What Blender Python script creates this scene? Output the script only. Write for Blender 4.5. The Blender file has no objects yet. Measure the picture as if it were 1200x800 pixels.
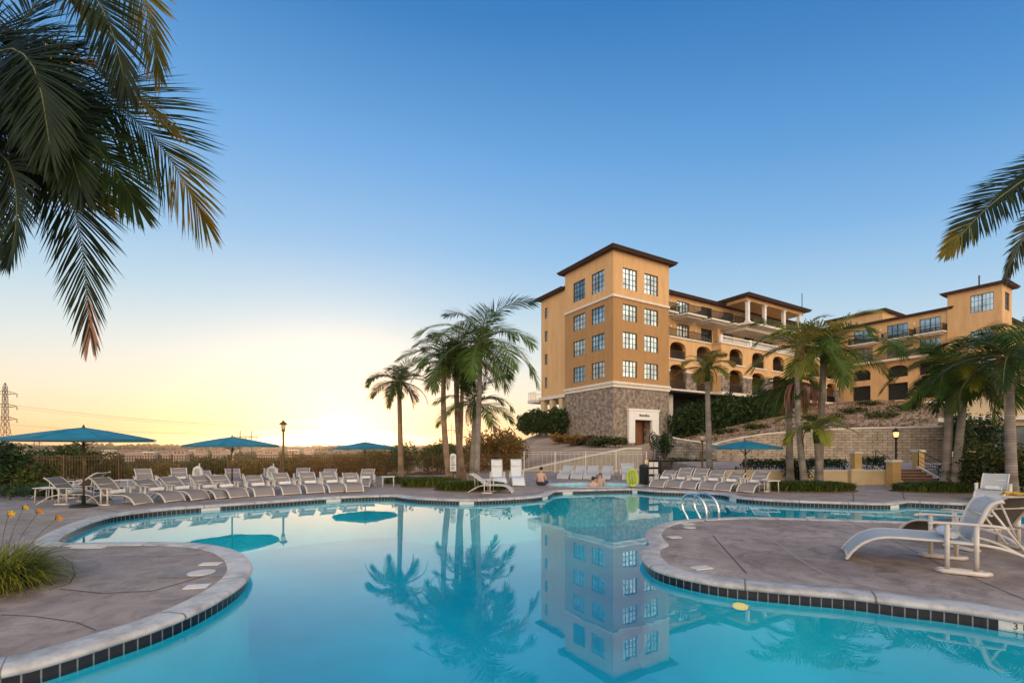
import bpy, bmesh, math, random
from math import sin, cos, pi, radians, atan2, sqrt, exp
from mathutils import Vector, Matrix, noise
from mathutils.geometry import tessellate_polygon
random.seed(7)
R = random.Random(11)
scene = bpy.context.scene
COL = scene.collection
CAMZ = 1.6
F = 546.0
HY = 525.0
def at(px, py, Y):            # a point seen in the photograph at a known distance
    return Vector(((px-600)/F*Y, Y, CAMZ-(py-HY)/F*Y))
def gp(px, py, z=0.0):        # a point of the photograph lying on the level z
    Y = (CAMZ-z)*F/(py-HY)
    return Vector(((px-600)/F*Y, Y, z))
def lerp(a, b, t): return a+(b-a)*t
def sstep(a, b, x):
    t = max(0.0, min(1.0, (x-a)/(b-a)))
    return t*t*(3-2*t)
def pw(pts, x):
    if x <= pts[0][0]: return pts[0][1]
    for (x0, y0), (x1, y1) in zip(pts, pts[1:]):
        if x <= x1: return y0+(y1-y0)*(x-x0)/(x1-x0)
    return pts[-1][1]
ORD = ['', 'first', 'second', 'third', 'fourth', 'fifth', 'sixth', 'seventh', 'eighth', 'ninth', 'tenth', 'eleventh', 'twelfth', 'thirteenth', 'fourteenth', 'fifteenth', 'sixteenth', 'seventeenth', 'eighteenth', 'nineteenth', 'twentieth']

# ------------------------------------------------------------------ materials
def new_mat(name):
    m = bpy.data.materials.new(name); m.use_nodes = True
    nt = m.node_tree
    b = nt.nodes['Principled BSDF']
    return m, nt, b
def mat(name, c1, c2=None, scale=4.0, rough=.7, metal=0.0, bump=0.0, bscale=None, spec=None, detail=6, coord='Object', stretch=None, contrast=(.35, .65)):
    m, nt, b = new_mat(name)
    N = nt.nodes; L = nt.links
    c2 = c2 or tuple(x*.8 for x in c1)
    tc = N.new('ShaderNodeTexCoord')
    mp = N.new('ShaderNodeMapping')
    if stretch: mp.inputs['Scale'].default_value = stretch
    L.new(tc.outputs[coord], mp.inputs['Vector'])
    nz = N.new('ShaderNodeTexNoise'); nz.inputs['Scale'].default_value = scale; nz.inputs['Detail'].default_value = detail
    nz.inputs['Roughness'].default_value = .62
    L.new(mp.outputs[0], nz.inputs['Vector'])
    rp = N.new('ShaderNodeValToRGB')
    rp.color_ramp.elements[0].position = contrast[0]; rp.color_ramp.elements[1].position = contrast[1]
    rp.color_ramp.elements[0].color = (*c1, 1); rp.color_ramp.elements[1].color = (*c2, 1)
    L.new(nz.outputs['Fac'], rp.inputs[0]); L.new(rp.outputs[0], b.inputs['Base Color'])
    b.inputs['Roughness'].default_value = rough; b.inputs['Metallic'].default_value = metal
    if spec is not None: b.inputs['Specular IOR Level'].default_value = spec
    if bump:
        n2 = N.new('ShaderNodeTexNoise'); n2.inputs['Scale'].default_value = bscale or scale*6; n2.inputs['Detail'].default_value = 5
        L.new(mp.outputs[0], n2.inputs['Vector'])
        bp = N.new('ShaderNodeBump'); bp.inputs['Strength'].default_value = bump; bp.inputs['Distance'].default_value = .02
        L.new(n2.outputs['Fac'], bp.inputs['Height']); L.new(bp.outputs[0], b.inputs['Normal'])
    return m
def leaf_mat(name, c1, c2, trans=.4, scale=3.0):
    m, nt, b = new_mat(name); N = nt.nodes; L = nt.links
    tc = N.new('ShaderNodeTexCoord'); nz = N.new('ShaderNodeTexNoise'); nz.inputs['Scale'].default_value = scale
    L.new(tc.outputs['Object'], nz.inputs['Vector'])
    rp = N.new('ShaderNodeValToRGB'); rp.color_ramp.elements[0].position = .35; rp.color_ramp.elements[1].position = .65
    rp.color_ramp.elements[0].color = (*c1, 1); rp.color_ramp.elements[1].color = (*c2, 1)
    L.new(nz.outputs['Fac'], rp.inputs[0]); L.new(rp.outputs[0], b.inputs['Base Color'])
    b.inputs['Roughness'].default_value = .5; b.inputs['Specular IOR Level'].default_value = .18
    tr = N.new('ShaderNodeBsdfTranslucent'); mx = N.new('ShaderNodeMixShader'); mx.inputs[0].default_value = trans
    L.new(rp.outputs[0], tr.inputs[0]); L.new(b.outputs[0], mx.inputs[1]); L.new(tr.outputs[0], mx.inputs[2])
    L.new(mx.outputs[0], N['Material Output'].inputs[0])
    return m
def brick_mat(name, c1, c2, mortar, bw, rh, ms=.012, rough=.85, bump=.5, uv=False, offset=.5, noise_amt=.5, bias=0.0):
    m, nt, b = new_mat(name); N = nt.nodes; L = nt.links
    tc = N.new('ShaderNodeTexCoord')
    if uv: vec = tc.outputs['UV']
    else:
        sp = N.new('ShaderNodeSeparateXYZ'); L.new(tc.outputs['Object'], sp.inputs[0])
        ad = N.new('ShaderNodeMath'); ad.operation = 'ADD'; L.new(sp.outputs[0], ad.inputs[0]); L.new(sp.outputs[1], ad.inputs[1])
        cb = N.new('ShaderNodeCombineXYZ'); L.new(ad.outputs[0], cb.inputs[0]); L.new(sp.outputs[2], cb.inputs[1])
        vec = cb.outputs[0]
    br = N.new('ShaderNodeTexBrick')
    br.inputs['Color1'].default_value = (*c1, 1); br.inputs['Color2'].default_value = (*c2, 1); br.inputs['Mortar'].default_value = (*mortar, 1)
    br.inputs['Scale'].default_value = 1; br.inputs['Brick Width'].default_value = bw; br.inputs['Row Height'].default_value = rh
    br.inputs['Mortar Size'].default_value = ms; br.offset = offset; br.inputs['Bias'].default_value = bias
    L.new(vec, br.inputs['Vector'])
    nz = N.new('ShaderNodeTexNoise'); nz.inputs['Scale'].default_value = 2.2; nz.inputs['Detail'].default_value = 8
    L.new(tc.outputs['Object'], nz.inputs['Vector'])
    mr = N.new('ShaderNodeMapRange'); mr.inputs[1].default_value = .3; mr.inputs[2].default_value = .7
    mr.inputs[3].default_value = 1-noise_amt; mr.inputs[4].default_value = 1+noise_amt*.5
    L.new(nz.outputs['Fac'], mr.inputs[0])
    vm = N.new('ShaderNodeVectorMath'); vm.operation = 'SCALE'; L.new(br.outputs['Color'], vm.inputs[0]); L.new(mr.outputs[0], vm.inputs['Scale'])
    L.new(vm.outputs[0], b.inputs['Base Color']); b.inputs['Roughness'].default_value = rough
    if bump:
        bp = N.new('ShaderNodeBump'); bp.inputs['Strength'].default_value = bump; bp.inputs['Distance'].default_value = .02; bp.invert = True
        L.new(br.outputs['Fac'], bp.inputs['Height']); L.new(bp.outputs[0], b.inputs['Normal'])
    return m
def emit_mat(name, col, s):
    m, nt, b = new_mat(name)
    b.inputs['Base Color'].default_value = (*col, 1); b.inputs['Emission Color'].default_value = (*col, 1); b.inputs['Emission Strength'].default_value = s
    return m
def deck_mat():
    m, nt, b = new_mat('deck_concrete'); N = nt.nodes; L = nt.links
    tc = N.new('ShaderNodeTexCoord')
    mp = N.new('ShaderNodeMapping'); mp.inputs['Scale'].default_value = (1, 1, 1); L.new(tc.outputs['Object'], mp.inputs[0])
    n1 = N.new('ShaderNodeTexNoise'); n1.inputs['Scale'].default_value = .55; n1.inputs['Detail'].default_value = 7; n1.inputs['Roughness'].default_value = .6; n1.inputs['Distortion'].default_value = .6
    n2 = N.new('ShaderNodeTexNoise'); n2.inputs['Scale'].default_value = 2.6; n2.inputs['Detail'].default_value = 9; n2.inputs['Roughness'].default_value = .7; n2.inputs['Distortion'].default_value = 1.2
    n3 = N.new('ShaderNodeTexNoise'); n3.inputs['Scale'].default_value = 45; n3.inputs['Detail'].default_value = 4
    for n in (n1, n2, n3): L.new(mp.outputs[0], n.inputs['Vector'])
    r1 = N.new('ShaderNodeValToRGB'); r1.color_ramp.elements[0].position = .33; r1.color_ramp.elements[1].position = .68
    r1.color_ramp.elements[0].color = (.25, .19, .155, 1); r1.color_ramp.elements[1].color = (.43, .36, .31, 1)
    L.new(n1.outputs['Fac'], r1.inputs[0])
    r2 = N.new('ShaderNodeValToRGB'); r2.color_ramp.elements[0].position = .36; r2.color_ramp.elements[1].position = .56
    r2.color_ramp.elements[0].color = (.50, .47, .45, 1); r2.color_ramp.elements[1].color = (1.08, 1.07, 1.06, 1)
    L.new(n2.outputs['Fac'], r2.inputs[0])
    mx = N.new('ShaderNodeMix'); mx.data_type = 'RGBA'; mx.blend_type = 'MULTIPLY'; mx.inputs[0].default_value = .75
    L.new(r1.outputs[0], mx.inputs[6]); L.new(r2.outputs[0], mx.inputs[7])
    m3 = N.new('ShaderNodeMapRange'); m3.inputs[3].default_value = .82; m3.inputs[4].default_value = 1.15; L.new(n3.outputs['Fac'], m3.inputs[0])
    vs = N.new('ShaderNodeVectorMath'); vs.operation = 'SCALE'; L.new(mx.outputs[2], vs.inputs[0]); L.new(m3.outputs[0], vs.inputs['Scale'])
    L.new(vs.outputs[0], b.inputs['Base Color'])
    rr = N.new('ShaderNodeMapRange'); rr.inputs[3].default_value = .42; rr.inputs[4].default_value = .75; L.new(n2.outputs['Fac'], rr.inputs[0]); L.new(rr.outputs[0], b.inputs['Roughness'])
    vo = N.new('ShaderNodeTexVoronoi'); vo.feature = 'DISTANCE_TO_EDGE'; vo.inputs['Scale'].default_value = .33
    wn = N.new('ShaderNodeVectorMath'); wn.operation = 'ADD'; sc_ = N.new('ShaderNodeVectorMath'); sc_.operation = 'SCALE'; sc_.inputs['Scale'].default_value = .55
    L.new(n2.outputs['Color'], sc_.inputs[0]); L.new(mp.outputs[0], wn.inputs[0]); L.new(sc_.outputs[0], wn.inputs[1]); L.new(wn.outputs[0], vo.inputs['Vector'])
    cr = N.new('ShaderNodeMapRange'); cr.inputs[1].default_value = 0; cr.inputs[2].default_value = .0035; cr.inputs[3].default_value = .55; cr.inputs[4].default_value = 1
    L.new(vo.outputs['Distance'], cr.inputs[0])
    n4 = N.new('ShaderNodeTexNoise'); n4.inputs['Scale'].default_value = 9; n4.inputs['Detail'].default_value = 8; n4.inputs['Roughness'].default_value = .75; L.new(mp.outputs[0], n4.inputs['Vector'])
    sp = N.new('ShaderNodeMapRange'); sp.inputs[1].default_value = .28; sp.inputs[2].default_value = .40; sp.inputs[3].default_value = .62; sp.inputs[4].default_value = 1; L.new(n4.outputs['Fac'], sp.inputs[0])
    mm = N.new('ShaderNodeMath'); mm.operation = 'MULTIPLY'; L.new(cr.outputs[0], mm.inputs[0]); L.new(sp.outputs[0], mm.inputs[1])
    v2 = N.new('ShaderNodeVectorMath'); v2.operation = 'SCALE'; L.new(vs.outputs[0], v2.inputs[0]); L.new(mm.outputs[0], v2.inputs['Scale']); L.new(v2.outputs[0], b.inputs['Base Color'])
    bp = N.new('ShaderNodeBump'); bp.inputs['Strength'].default_value = .35; bp.inputs['Distance'].default_value = .01
    L.new(n3.outputs['Fac'], bp.inputs['Height']); L.new(bp.outputs[0], b.inputs['Normal'])
    return m
def coping_mat():
    m, nt, b = new_mat('coping_stone'); N = nt.nodes; L = nt.links
    tc = N.new('ShaderNodeTexCoord')
    n2 = N.new('ShaderNodeTexNoise'); n2.inputs['Scale'].default_value = 3.5; n2.inputs['Detail'].default_value = 10; n2.inputs['Roughness'].default_value = .7
    L.new(tc.outputs['Object'], n2.inputs['Vector'])
    r2 = N.new('ShaderNodeValToRGB'); r2.color_ramp.elements[0].position = .32; r2.color_ramp.elements[1].position = .55
    r2.color_ramp.elements[0].color = (.27, .265, .25, 1); r2.color_ramp.elements[1].color = (.55, .54, .52, 1)
    L.new(n2.outputs['Fac'], r2.inputs[0])
    br = N.new('ShaderNodeTexBrick'); br.inputs['Scale'].default_value = 1; br.inputs['Brick Width'].default_value = 1.25; br.inputs['Row Height'].default_value = 5
    br.inputs['Mortar Size'].default_value = .012; br.offset = 0
    br.inputs['Color1'].default_value = (1, 1, 1, 1); br.inputs['Color2'].default_value = (.86, .86, .86, 1); br.inputs['Mortar'].default_value = (.35, .33, .3, 1)
    L.new(tc.outputs['UV'], br.inputs['Vector'])
    mx = N.new('ShaderNodeMix'); mx.data_type = 'RGBA'; mx.blend_type = 'MULTIPLY'; mx.inputs[0].default_value = 1
    L.new(r2.outputs[0], mx.inputs[6]); L.new(br.outputs['Color'], mx.inputs[7]); L.new(mx.outputs[2], b.inputs['Base Color'])
    b.inputs['Roughness'].default_value = .45
    bp = N.new('ShaderNodeBump'); bp.inputs['Strength'].default_value = .3; bp.inputs['Distance'].default_value = .01
    L.new(n2.outputs['Fac'], bp.inputs['Height']); L.new(bp.outputs[0], b.inputs['Normal'])
    return m
def water_mat(name, tint, ior, bump=.05, base=0.0):
    m = bpy.data.materials.new(name); m.use_nodes = True; nt = m.node_tree; N = nt.nodes; L = nt.links; N.clear()
    out = N.new('ShaderNodeOutputMaterial'); tr = N.new('ShaderNodeBsdfTransparent'); tr.inputs[0].default_value = (*tint, 1)
    gl = N.new('ShaderNodeBsdfGlossy'); gl.inputs['Roughness'].default_value = .0; gl.inputs['Color'].default_value = (1, 1, 1, 1)
    fr = N.new('ShaderNodeFresnel'); fr.inputs[0].default_value = ior
    tc = N.new('ShaderNodeTexCoord'); nz = N.new('ShaderNodeTexNoise'); nz.inputs['Scale'].default_value = 2.2; nz.inputs['Detail'].default_value = 2.5; nz.inputs['Distortion'].default_value = .6
    mp = N.new('ShaderNodeMapping'); mp.inputs['Scale'].default_value = (1.0, 1.0, 1); L.new(tc.outputs['Object'], mp.inputs[0]); L.new(mp.outputs[0], nz.inputs['Vector'])
    bp = N.new('ShaderNodeBump'); bp.inputs['Strength'].default_value = bump; bp.inputs['Distance'].default_value = .05
    L.new(nz.outputs['Fac'], bp.inputs['Height']); L.new(bp.outputs[0], gl.inputs['Normal'])
    mx = N.new('ShaderNodeMixShader')
    ge = N.new('ShaderNodeNewGeometry'); ir = N.new('ShaderNodeMapRange'); ir.inputs[3].default_value = ior; ir.inputs[4].default_value = 1/ior
    L.new(ge.outputs['Backfacing'], ir.inputs[0]); L.new(ir.outputs[0], fr.inputs[0])
    L.new(fr.outputs[0], mx.inputs[0])
    L.new(tr.outputs[0], mx.inputs[1]); L.new(gl.outputs[0], mx.inputs[2]); L.new(mx.outputs[0], out.inputs[0])
    return m
M = {}
M['deck'] = deck_mat(); M['coping'] = coping_mat()
M['tile'] = brick_mat('navy_tile', (.004, .005, .012), (.008, .008, .014), (.22, .23, .23), .105, .5, .006, .3, .3, uv=True, offset=0, noise_amt=.15)
M['plaster'] = mat('pool_plaster', (.002, .40, .54), (.003, .52, .66), .5, .6)
M['spa_plaster'] = mat('spa_plaster', (.25, .72, .85), (.3, .8, .9), 2, .6)
M['water'] = water_mat('pool_water', (.50, .97, .98), 1.52, .014)
M['spa_water'] = water_mat('spa_water', (.75, .95, .97), 1.33, .12)
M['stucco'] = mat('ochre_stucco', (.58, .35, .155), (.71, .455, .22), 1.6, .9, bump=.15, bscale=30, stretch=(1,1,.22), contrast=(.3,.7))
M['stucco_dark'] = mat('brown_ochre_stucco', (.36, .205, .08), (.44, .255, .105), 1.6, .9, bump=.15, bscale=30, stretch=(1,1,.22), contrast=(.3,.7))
M['cream'] = mat('cream_trim', (.66, .60, .50), (.74, .69, .60), 2, .8)
M['cream_wall'] = mat('cream_stucco', (.54, .42, .25), (.64, .51, .32), 1.6, .9, bump=.2, bscale=30)
M['ochre_pillar'] = mat('pillar_stucco', (.50, .32, .12), (.58, .38, .15), 3, .9)
M['white'] = mat('white_paint', (.78, .78, .75), (.72, .72, .69), 3, .5)
M['stone'] = brick_mat('rubble_stone', (.25, .20, .155), (.46, .38, .31), (.21, .175, .14), .30, .10, .012, .9, .9, noise_amt=.65)
M['block'] = brick_mat('retaining_block', (.36, .29, .21), (.46, .375, .275), (.13, .10, .08), .45, .2, .014, .9, .6, noise_amt=.3)
M['block_shadow'] = brick_mat('shadowed_wall_stone', (.14, .125, .11), (.27, .24, .205), (.08, .07, .06), .5, .22, .02, .9, .6, noise_amt=.6)  # left stretch of the retaining wall, its shadow darkened into the stone colour
M['ramp'] = mat('ramp_block', (.33, .29, .23), (.40, .355, .29), 2.5, .9, bump=.3)
M['roof'] = mat('roof_tile', (.045, .022, .016), (.085, .042, .03), 3, .8, bump=.5, bscale=12)
M['dark_metal'] = mat('dark_metal', (.012, .011, .010), (.02, .018, .016), 5, .45, .3)
M['bronze'] = mat('bronze_pole', (.10, .055, .025), (.14, .08, .035), 5, .4, .3)
M['frame_dark'] = mat('window_frame', (.02, .022, .02), (.03, .03, .028), 5, .5)
M['interior'] = mat('dim_interior', (.05, .035, .025), (.10, .07, .045), 2, .9)
M['wood'] = mat('door_wood', (.16, .055, .018), (.28, .11, .035), 2, .5, stretch=(6, 6, .6))
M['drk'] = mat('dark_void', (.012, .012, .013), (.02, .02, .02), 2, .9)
M['chrome'] = mat('polished_steel', (.75, .77, .78), (.7, .72, .73), 5, .12, 1.0)
M['frame_white'] = mat('cream_powder_coat', (.66, .62, .56), (.58, .54, .48), 8, .38)
M['sling'] = mat('taupe_sling', (.23, .205, .185), (.275, .245, .22), 60, .7, stretch=(1, 14, 1), bump=.2, bscale=120)
M['sling_light'] = mat('pale_blue_sling', (.42, .44, .43), (.50, .52, .51), 60, .6, stretch=(1, 14, 1))
M['sling_white'] = mat('white_sling', (.60, .68, .76), (.7, .76, .82), 60, .6)
M['sling_brown'] = mat('brown_sling', (.075, .062, .05), (.105, .088, .072), 60, .7, stretch=(1, 14, 1))
M['towel'] = mat('white_towel', (.82, .82, .80), (.72, .72, .70), 20, .95, bump=.6, bscale=60)
M['teal'] = leaf_mat('teal_canvas', (.015, .24, .36), (.025, .31, .44), .3, 2.5)
M['teal_trim'] = mat('teal_valance', (.01, .12, .19), (.012, .14, .21), 3, .75)
M['soil'] = mat('dry_slope', (.25, .165, .11), (.42, .31, .21), .35, .95, bump=.6, bscale=4, detail=10)
M['mulch'] = mat('bark_mulch', (.07, .04, .025), (.12, .07, .045), 6, .95, bump=.8, bscale=30)
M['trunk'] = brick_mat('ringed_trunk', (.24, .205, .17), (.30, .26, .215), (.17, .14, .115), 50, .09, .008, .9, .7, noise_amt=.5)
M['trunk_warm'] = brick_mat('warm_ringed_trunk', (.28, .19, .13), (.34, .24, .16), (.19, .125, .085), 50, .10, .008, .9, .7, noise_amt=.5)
M['bark'] = mat('bark', (.10, .065, .04), (.16, .11, .07), 8, .9, bump=.5)
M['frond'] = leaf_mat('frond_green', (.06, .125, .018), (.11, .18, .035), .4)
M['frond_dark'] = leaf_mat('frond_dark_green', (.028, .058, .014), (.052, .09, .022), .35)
M['frond_silhouette'] = leaf_mat('frond_silhouette_green', (.010, .022, .009), (.020, .038, .012), .22)  # near palms' backlit silhouette, its shade darkened into the leaf colour
M['frond_near'] = leaf_mat('frond_shaded_green', (.022, .046, .013), (.042, .075, .02), .3)  # milder silhouette shade, also put into the frond colour
M['frond_yellow'] = leaf_mat('frond_yellow_green', (.22, .26, .035), (.34, .34, .05), .5)
M['frond_gold'] = leaf_mat('frond_gold', (.28, .20, .03), (.12, .14, .03), .5)
M['frond_dry'] = leaf_mat('frond_dry', (.42, .20, .15), (.52, .29, .21), .5)
M['rachis'] = mat('rachis', (.10, .11, .03), (.15, .15, .05), 5, .6)
M['leaf'] = leaf_mat('leaf_green', (.03, .065, .016), (.06, .10, .025), .3, 1.5)
M['leaf_dark'] = leaf_mat('leaf_dark_green', (.012, .030, .010), (.025, .05, .016), .25, 1.5)
M['leaf_olive'] = leaf_mat('leaf_olive', (.10, .11, .03), (.17, .15, .04), .45, 1.5)
M['leaf_gold'] = leaf_mat('leaf_golden', (.26, .17, .035), (.36, .22, .05), .5, 1.5)
M['brush'] = leaf_mat('dry_brush', (.34, .21, .16), (.26, .17, .11), .4, 1.5)
M['leaf_rust'] = leaf_mat('leaf_rust', (.26, .09, .03), (.20, .12, .04), .4, 1.5)
M['blade'] = leaf_mat('grass_blade', (.04, .09, .018), (.09, .13, .03), .4, 3)
M['blade_yellow'] = leaf_mat('grass_blade_yellow', (.20, .23, .03), (.32, .32, .05), .5, 3)
M['petal'] = leaf_mat('orange_petal', (.85, .25, .02), (.9, .42, .03), .4, 10)
M['petal_yellow'] = leaf_mat('yellow_petal', (.9, .50, .02), (.9, .62, .05), .4, 10)
M['skin'] = mat('skin', (.50, .31, .23), (.56, .36, .27), 8, .5)
M['hair'] = mat('dark_hair', (.015, .010, .008), (.03, .02, .015), 20, .6)
M['hair_brown'] = mat('brown_hair', (.12, .045, .02), (.16, .06, .03), 20, .6)
M['navy'] = mat('navy_cloth', (.012, .02, .06), (.02, .03, .08), 10, .8)
M['lime'] = mat('lime_vinyl', (.36, .46, .06), (.44, .54, .10), 4, .35)
M['galv'] = mat('galvanised_steel', (.06, .05, .045), (.08, .065, .055), 3, .6, .3)
M['house'] = mat('pale_render', (.36, .27, .22), (.42, .33, .27), .2, .9)
M['house_roof'] = mat('clay_roof', (.20, .11, .08), (.26, .14, .10), .2, .9)
M['white_roof'] = mat('white_membrane', (.75, .72, .70), (.8, .78, .76), .2, .8)
M['hill_far'] = mat('far_scrub', (.22, .15, .12), (.10, .10, .06), .02, .95, detail=10)
M['plastic_black'] = mat('black_plastic', (.012, .012, .013), (.018, .018, .02), 5, .4)
M['lamp_glow'] = emit_mat('lamp_glow', (1.0, .62, .18), 2.2)
M['lamp_glass'] = mat('frosted_glass', (.75, .62, .40), (.8, .68, .45), 4, .3)
M['pool_lamp'] = emit_mat('pool_lamp_glow', (1.0, .36, .10), 1.15)
M['joint_dark'] = mat('joint_dark', (.10, .075, .065), (.13, .10, .09), 10, .9)
M['joint_pale'] = mat('joint_pale', (.42, .38, .35), (.36, .32, .30), 10, .9)
M['marker'] = mat('marker_tile', (.68, .67, .63), (.58, .57, .54), 30, .35)
M['lid'] = mat('skimmer_plastic', (.62, .60, .55), (.52, .50, .46), 12, .5)
M['red_rail'] = mat('red_cedar', (.15, .06, .03), (.2, .09, .05), 4, .7)
def glass_mat(name, col, rough=.04):
    m, nt, b = new_mat(name); N = nt.nodes; L = nt.links
    tc = N.new('ShaderNodeTexCoord'); nz = N.new('ShaderNodeTexNoise'); nz.inputs['Scale'].default_value = .6
    L.new(tc.outputs['Object'], nz.inputs['Vector'])
    rp = N.new('ShaderNodeValToRGB'); rp.color_ramp.elements[0].position = .4; rp.color_ramp.elements[1].position = .6
    rp.color_ramp.elements[0].color = (*[c*.5 for c in col], 1); rp.color_ramp.elements[1].color = (*col, 1)
    L.new(nz.outputs[0], rp.inputs[0]); L.new(rp.outputs[0], b.inputs['Base Color'])
    b.inputs['Roughness'].default_value = rough; b.inputs['IOR'].default_value = 1.9; b.inputs['Metallic'].default_value = 0.7
    bp = N.new('ShaderNodeBump'); bp.inputs['Strength'].default_value = .06; bp.inputs['Distance'].default_value = .1
    L.new(nz.outputs[0], bp.inputs['Height']); L.new(bp.outputs[0], b.inputs['Normal'])
    return m
M['glass'] = glass_mat('window_glass', (.46, .60, .68))
M['glass_curtain'] = glass_mat('curtained_glass', (.62, .66, .64), .12)
M['glass_deep'] = glass_mat('deep_window_glass', (.26, .38, .46))
M['glass_dark'] = glass_mat('door_glass', (.05, .08, .10))

# ------------------------------------------------------------------ mesh builder
class MB:
    def __init__(s): s.v = []; s.f = []; s.m = []; s.uv = {}; s.cur = 0; s.sm = []
    def add(s, vs, fs, mi=None, smooth=False):
        o = len(s.v); s.v += [tuple(p) for p in vs]
        for f in fs:
            s.f.append(tuple(o+i for i in f)); s.m.append(s.cur if mi is None else mi); s.sm.append(smooth)
        return o
    def box(s, x0, x1, y0, y1, z0, z1, mi=None):
        if x1 < x0: x0, x1 = x1, x0
        if y1 < y0: y0, y1 = y1, y0
        s.add([(x0,y0,z0),(x1,y0,z0),(x1,y1,z0),(x0,y1,z0),(x0,y0,z1),(x1,y0,z1),(x1,y1,z1),(x0,y1,z1)],
              [(0,3,2,1),(4,5,6,7),(0,1,5,4),(1,2,6,5),(2,3,7,6),(3,0,4,7)], mi)
    def obox(s, c, sx, sy, sz, rz=0, mi=None):
        ca, sa = cos(rz), sin(rz); vs = []
        for z in (-sz/2, sz/2):
            for x, y in ((-sx/2,-sy/2),(sx/2,-sy/2),(sx/2,sy/2),(-sx/2,sy/2)):
                vs.append((c[0]+x*ca-y*sa, c[1]+x*sa+y*ca, c[2]+z))
        s.add(vs, [(0,3,2,1),(4,5,6,7),(0,1,5,4),(1,2,6,5),(2,3,7,6),(3,0,4,7)], mi)
    def tube(s, pts, rad, n=8, mi=None, cap=True, smooth=True, flat=None):
        pts = [Vector(p) for p in pts]; k = len(pts)
        rads = rad if isinstance(rad, (list, tuple)) else [rad]*k
        vs = []; ref = None
        for i, p in enumerate(pts):
            t = (pts[min(i+1, k-1)]-pts[max(i-1, 0)])
            if t.length < 1e-9: t = Vector((0,0,1))
            t.normalize()
            if ref is None:
                ref = Vector((0,1,0)) if abs(t.y) < .9 else Vector((1,0,0))
            a = (ref-t*ref.dot(t))
            if a.length < 1e-6: a = Vector((1,0,0))-t*t.x
            a.normalize(); b = t.cross(a); ref = a
            for j in range(n):
                w = 2*pi*j/n
                ra, rb = (rads[i], rads[i]) if flat is None else (rads[i], rads[i]*flat)
                vs.append(p+a*cos(w)*ra+b*sin(w)*rb)
        fs = [(i*n+j, i*n+(j+1)%n, (i+1)*n+(j+1)%n, (i+1)*n+j) for i in range(k-1) for j in range(n)]
        if cap: fs += [tuple(range(n))[::-1], tuple((k-1)*n+j for j in range(n))]
        s.add(vs, fs, mi, smooth)
    def lathe(s, prof, c=(0,0,0), n=20, mi=None, smooth=True, sx=1, sy=1):
        vs = []
        for r, z in prof:
            for j in range(n):
                w = 2*pi*j/n; vs.append((c[0]+r*cos(w)*sx, c[1]+r*sin(w)*sy, c[2]+z))
        k = len(prof)
        fs = [(i*n+j, i*n+(j+1)%n, (i+1)*n+(j+1)%n, (i+1)*n+j) for i in range(k-1) for j in range(n)]
        fs += [tuple(range(n))[::-1], tuple((k-1)*n+j for j in range(n))]
        s.add(vs, fs, mi, smooth)
    def ball(s, c, rx, ry=None, rz=None, n=12, mi=None):
        ry = ry or rx; rz = rz or rx
        vs = []; k = n//2+1
        for i in range(k):
            a = -pi/2+pi*i/(k-1)
            for j in range(n):
                w = 2*pi*j/n; vs.append((c[0]+rx*cos(a)*cos(w), c[1]+ry*cos(a)*sin(w), c[2]+rz*sin(a)))
        fs = [(i*n+j, i*n+(j+1)%n, (i+1)*n+(j+1)%n, (i+1)*n+j) for i in range(k-1) for j in range(n)]
        s.add(vs, fs, mi, True)
    def prism(s, poly, z0, z1, mi=None):
        n = len(poly); vs = [(p[0],p[1],z0) for p in poly]+[(p[0],p[1],z1) for p in poly]
        tris = tessellate_polygon([[Vector((p[0],p[1],0)) for p in poly]])
        fs = [tuple(t) for t in tris]+[tuple(n+i for i in t) for t in tris]+[(i,(i+1)%n,n+(i+1)%n,n+i) for i in range(n)]
        s.add(vs, fs, mi)
    def build(s, name, mats, parent=None, loc=None, recalc=False):
        me = bpy.data.meshes.new(name); me.from_pydata(s.v, [], s.f)
        mats = mats if isinstance(mats, (list, tuple)) else [mats]
        for m in mats: me.materials.append(m)
        me.polygons.foreach_set('material_index', s.m); me.polygons.foreach_set('use_smooth', s.sm)
        if recalc:
            bm = bmesh.new(); bm.from_mesh(me); bmesh.ops.recalc_face_normals(bm, faces=bm.faces); bm.to_mesh(me); bm.free()
        me.update()
        o = bpy.data.objects.new(name, me); COL.objects.link(o)
        if parent: o.parent = parent
        if loc is not None: o.location = loc
        return o
def tag(o, label=None, cat=None, group=None, kind=None):
    if label: o['label'] = label
    if cat: o['category'] = cat
    if group: o['group'] = group
    if kind: o['kind'] = kind
    return o
def empty(name, loc=(0,0,0), rz=0.0, label=None, cat=None, group=None):
    o = bpy.data.objects.new(name, None); COL.objects.link(o); o.location = loc; o.rotation_euler = (0,0,rz)
    o.empty_display_size = .2
    return tag(o, label, cat, group)
def copy_tree(o, parent=None):
    c = o.copy(); COL.objects.link(c); c.parent = parent
    for ch in [x for x in bpy.data.objects if x.parent == o]: copy_tree(ch, c)
    return c

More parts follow.
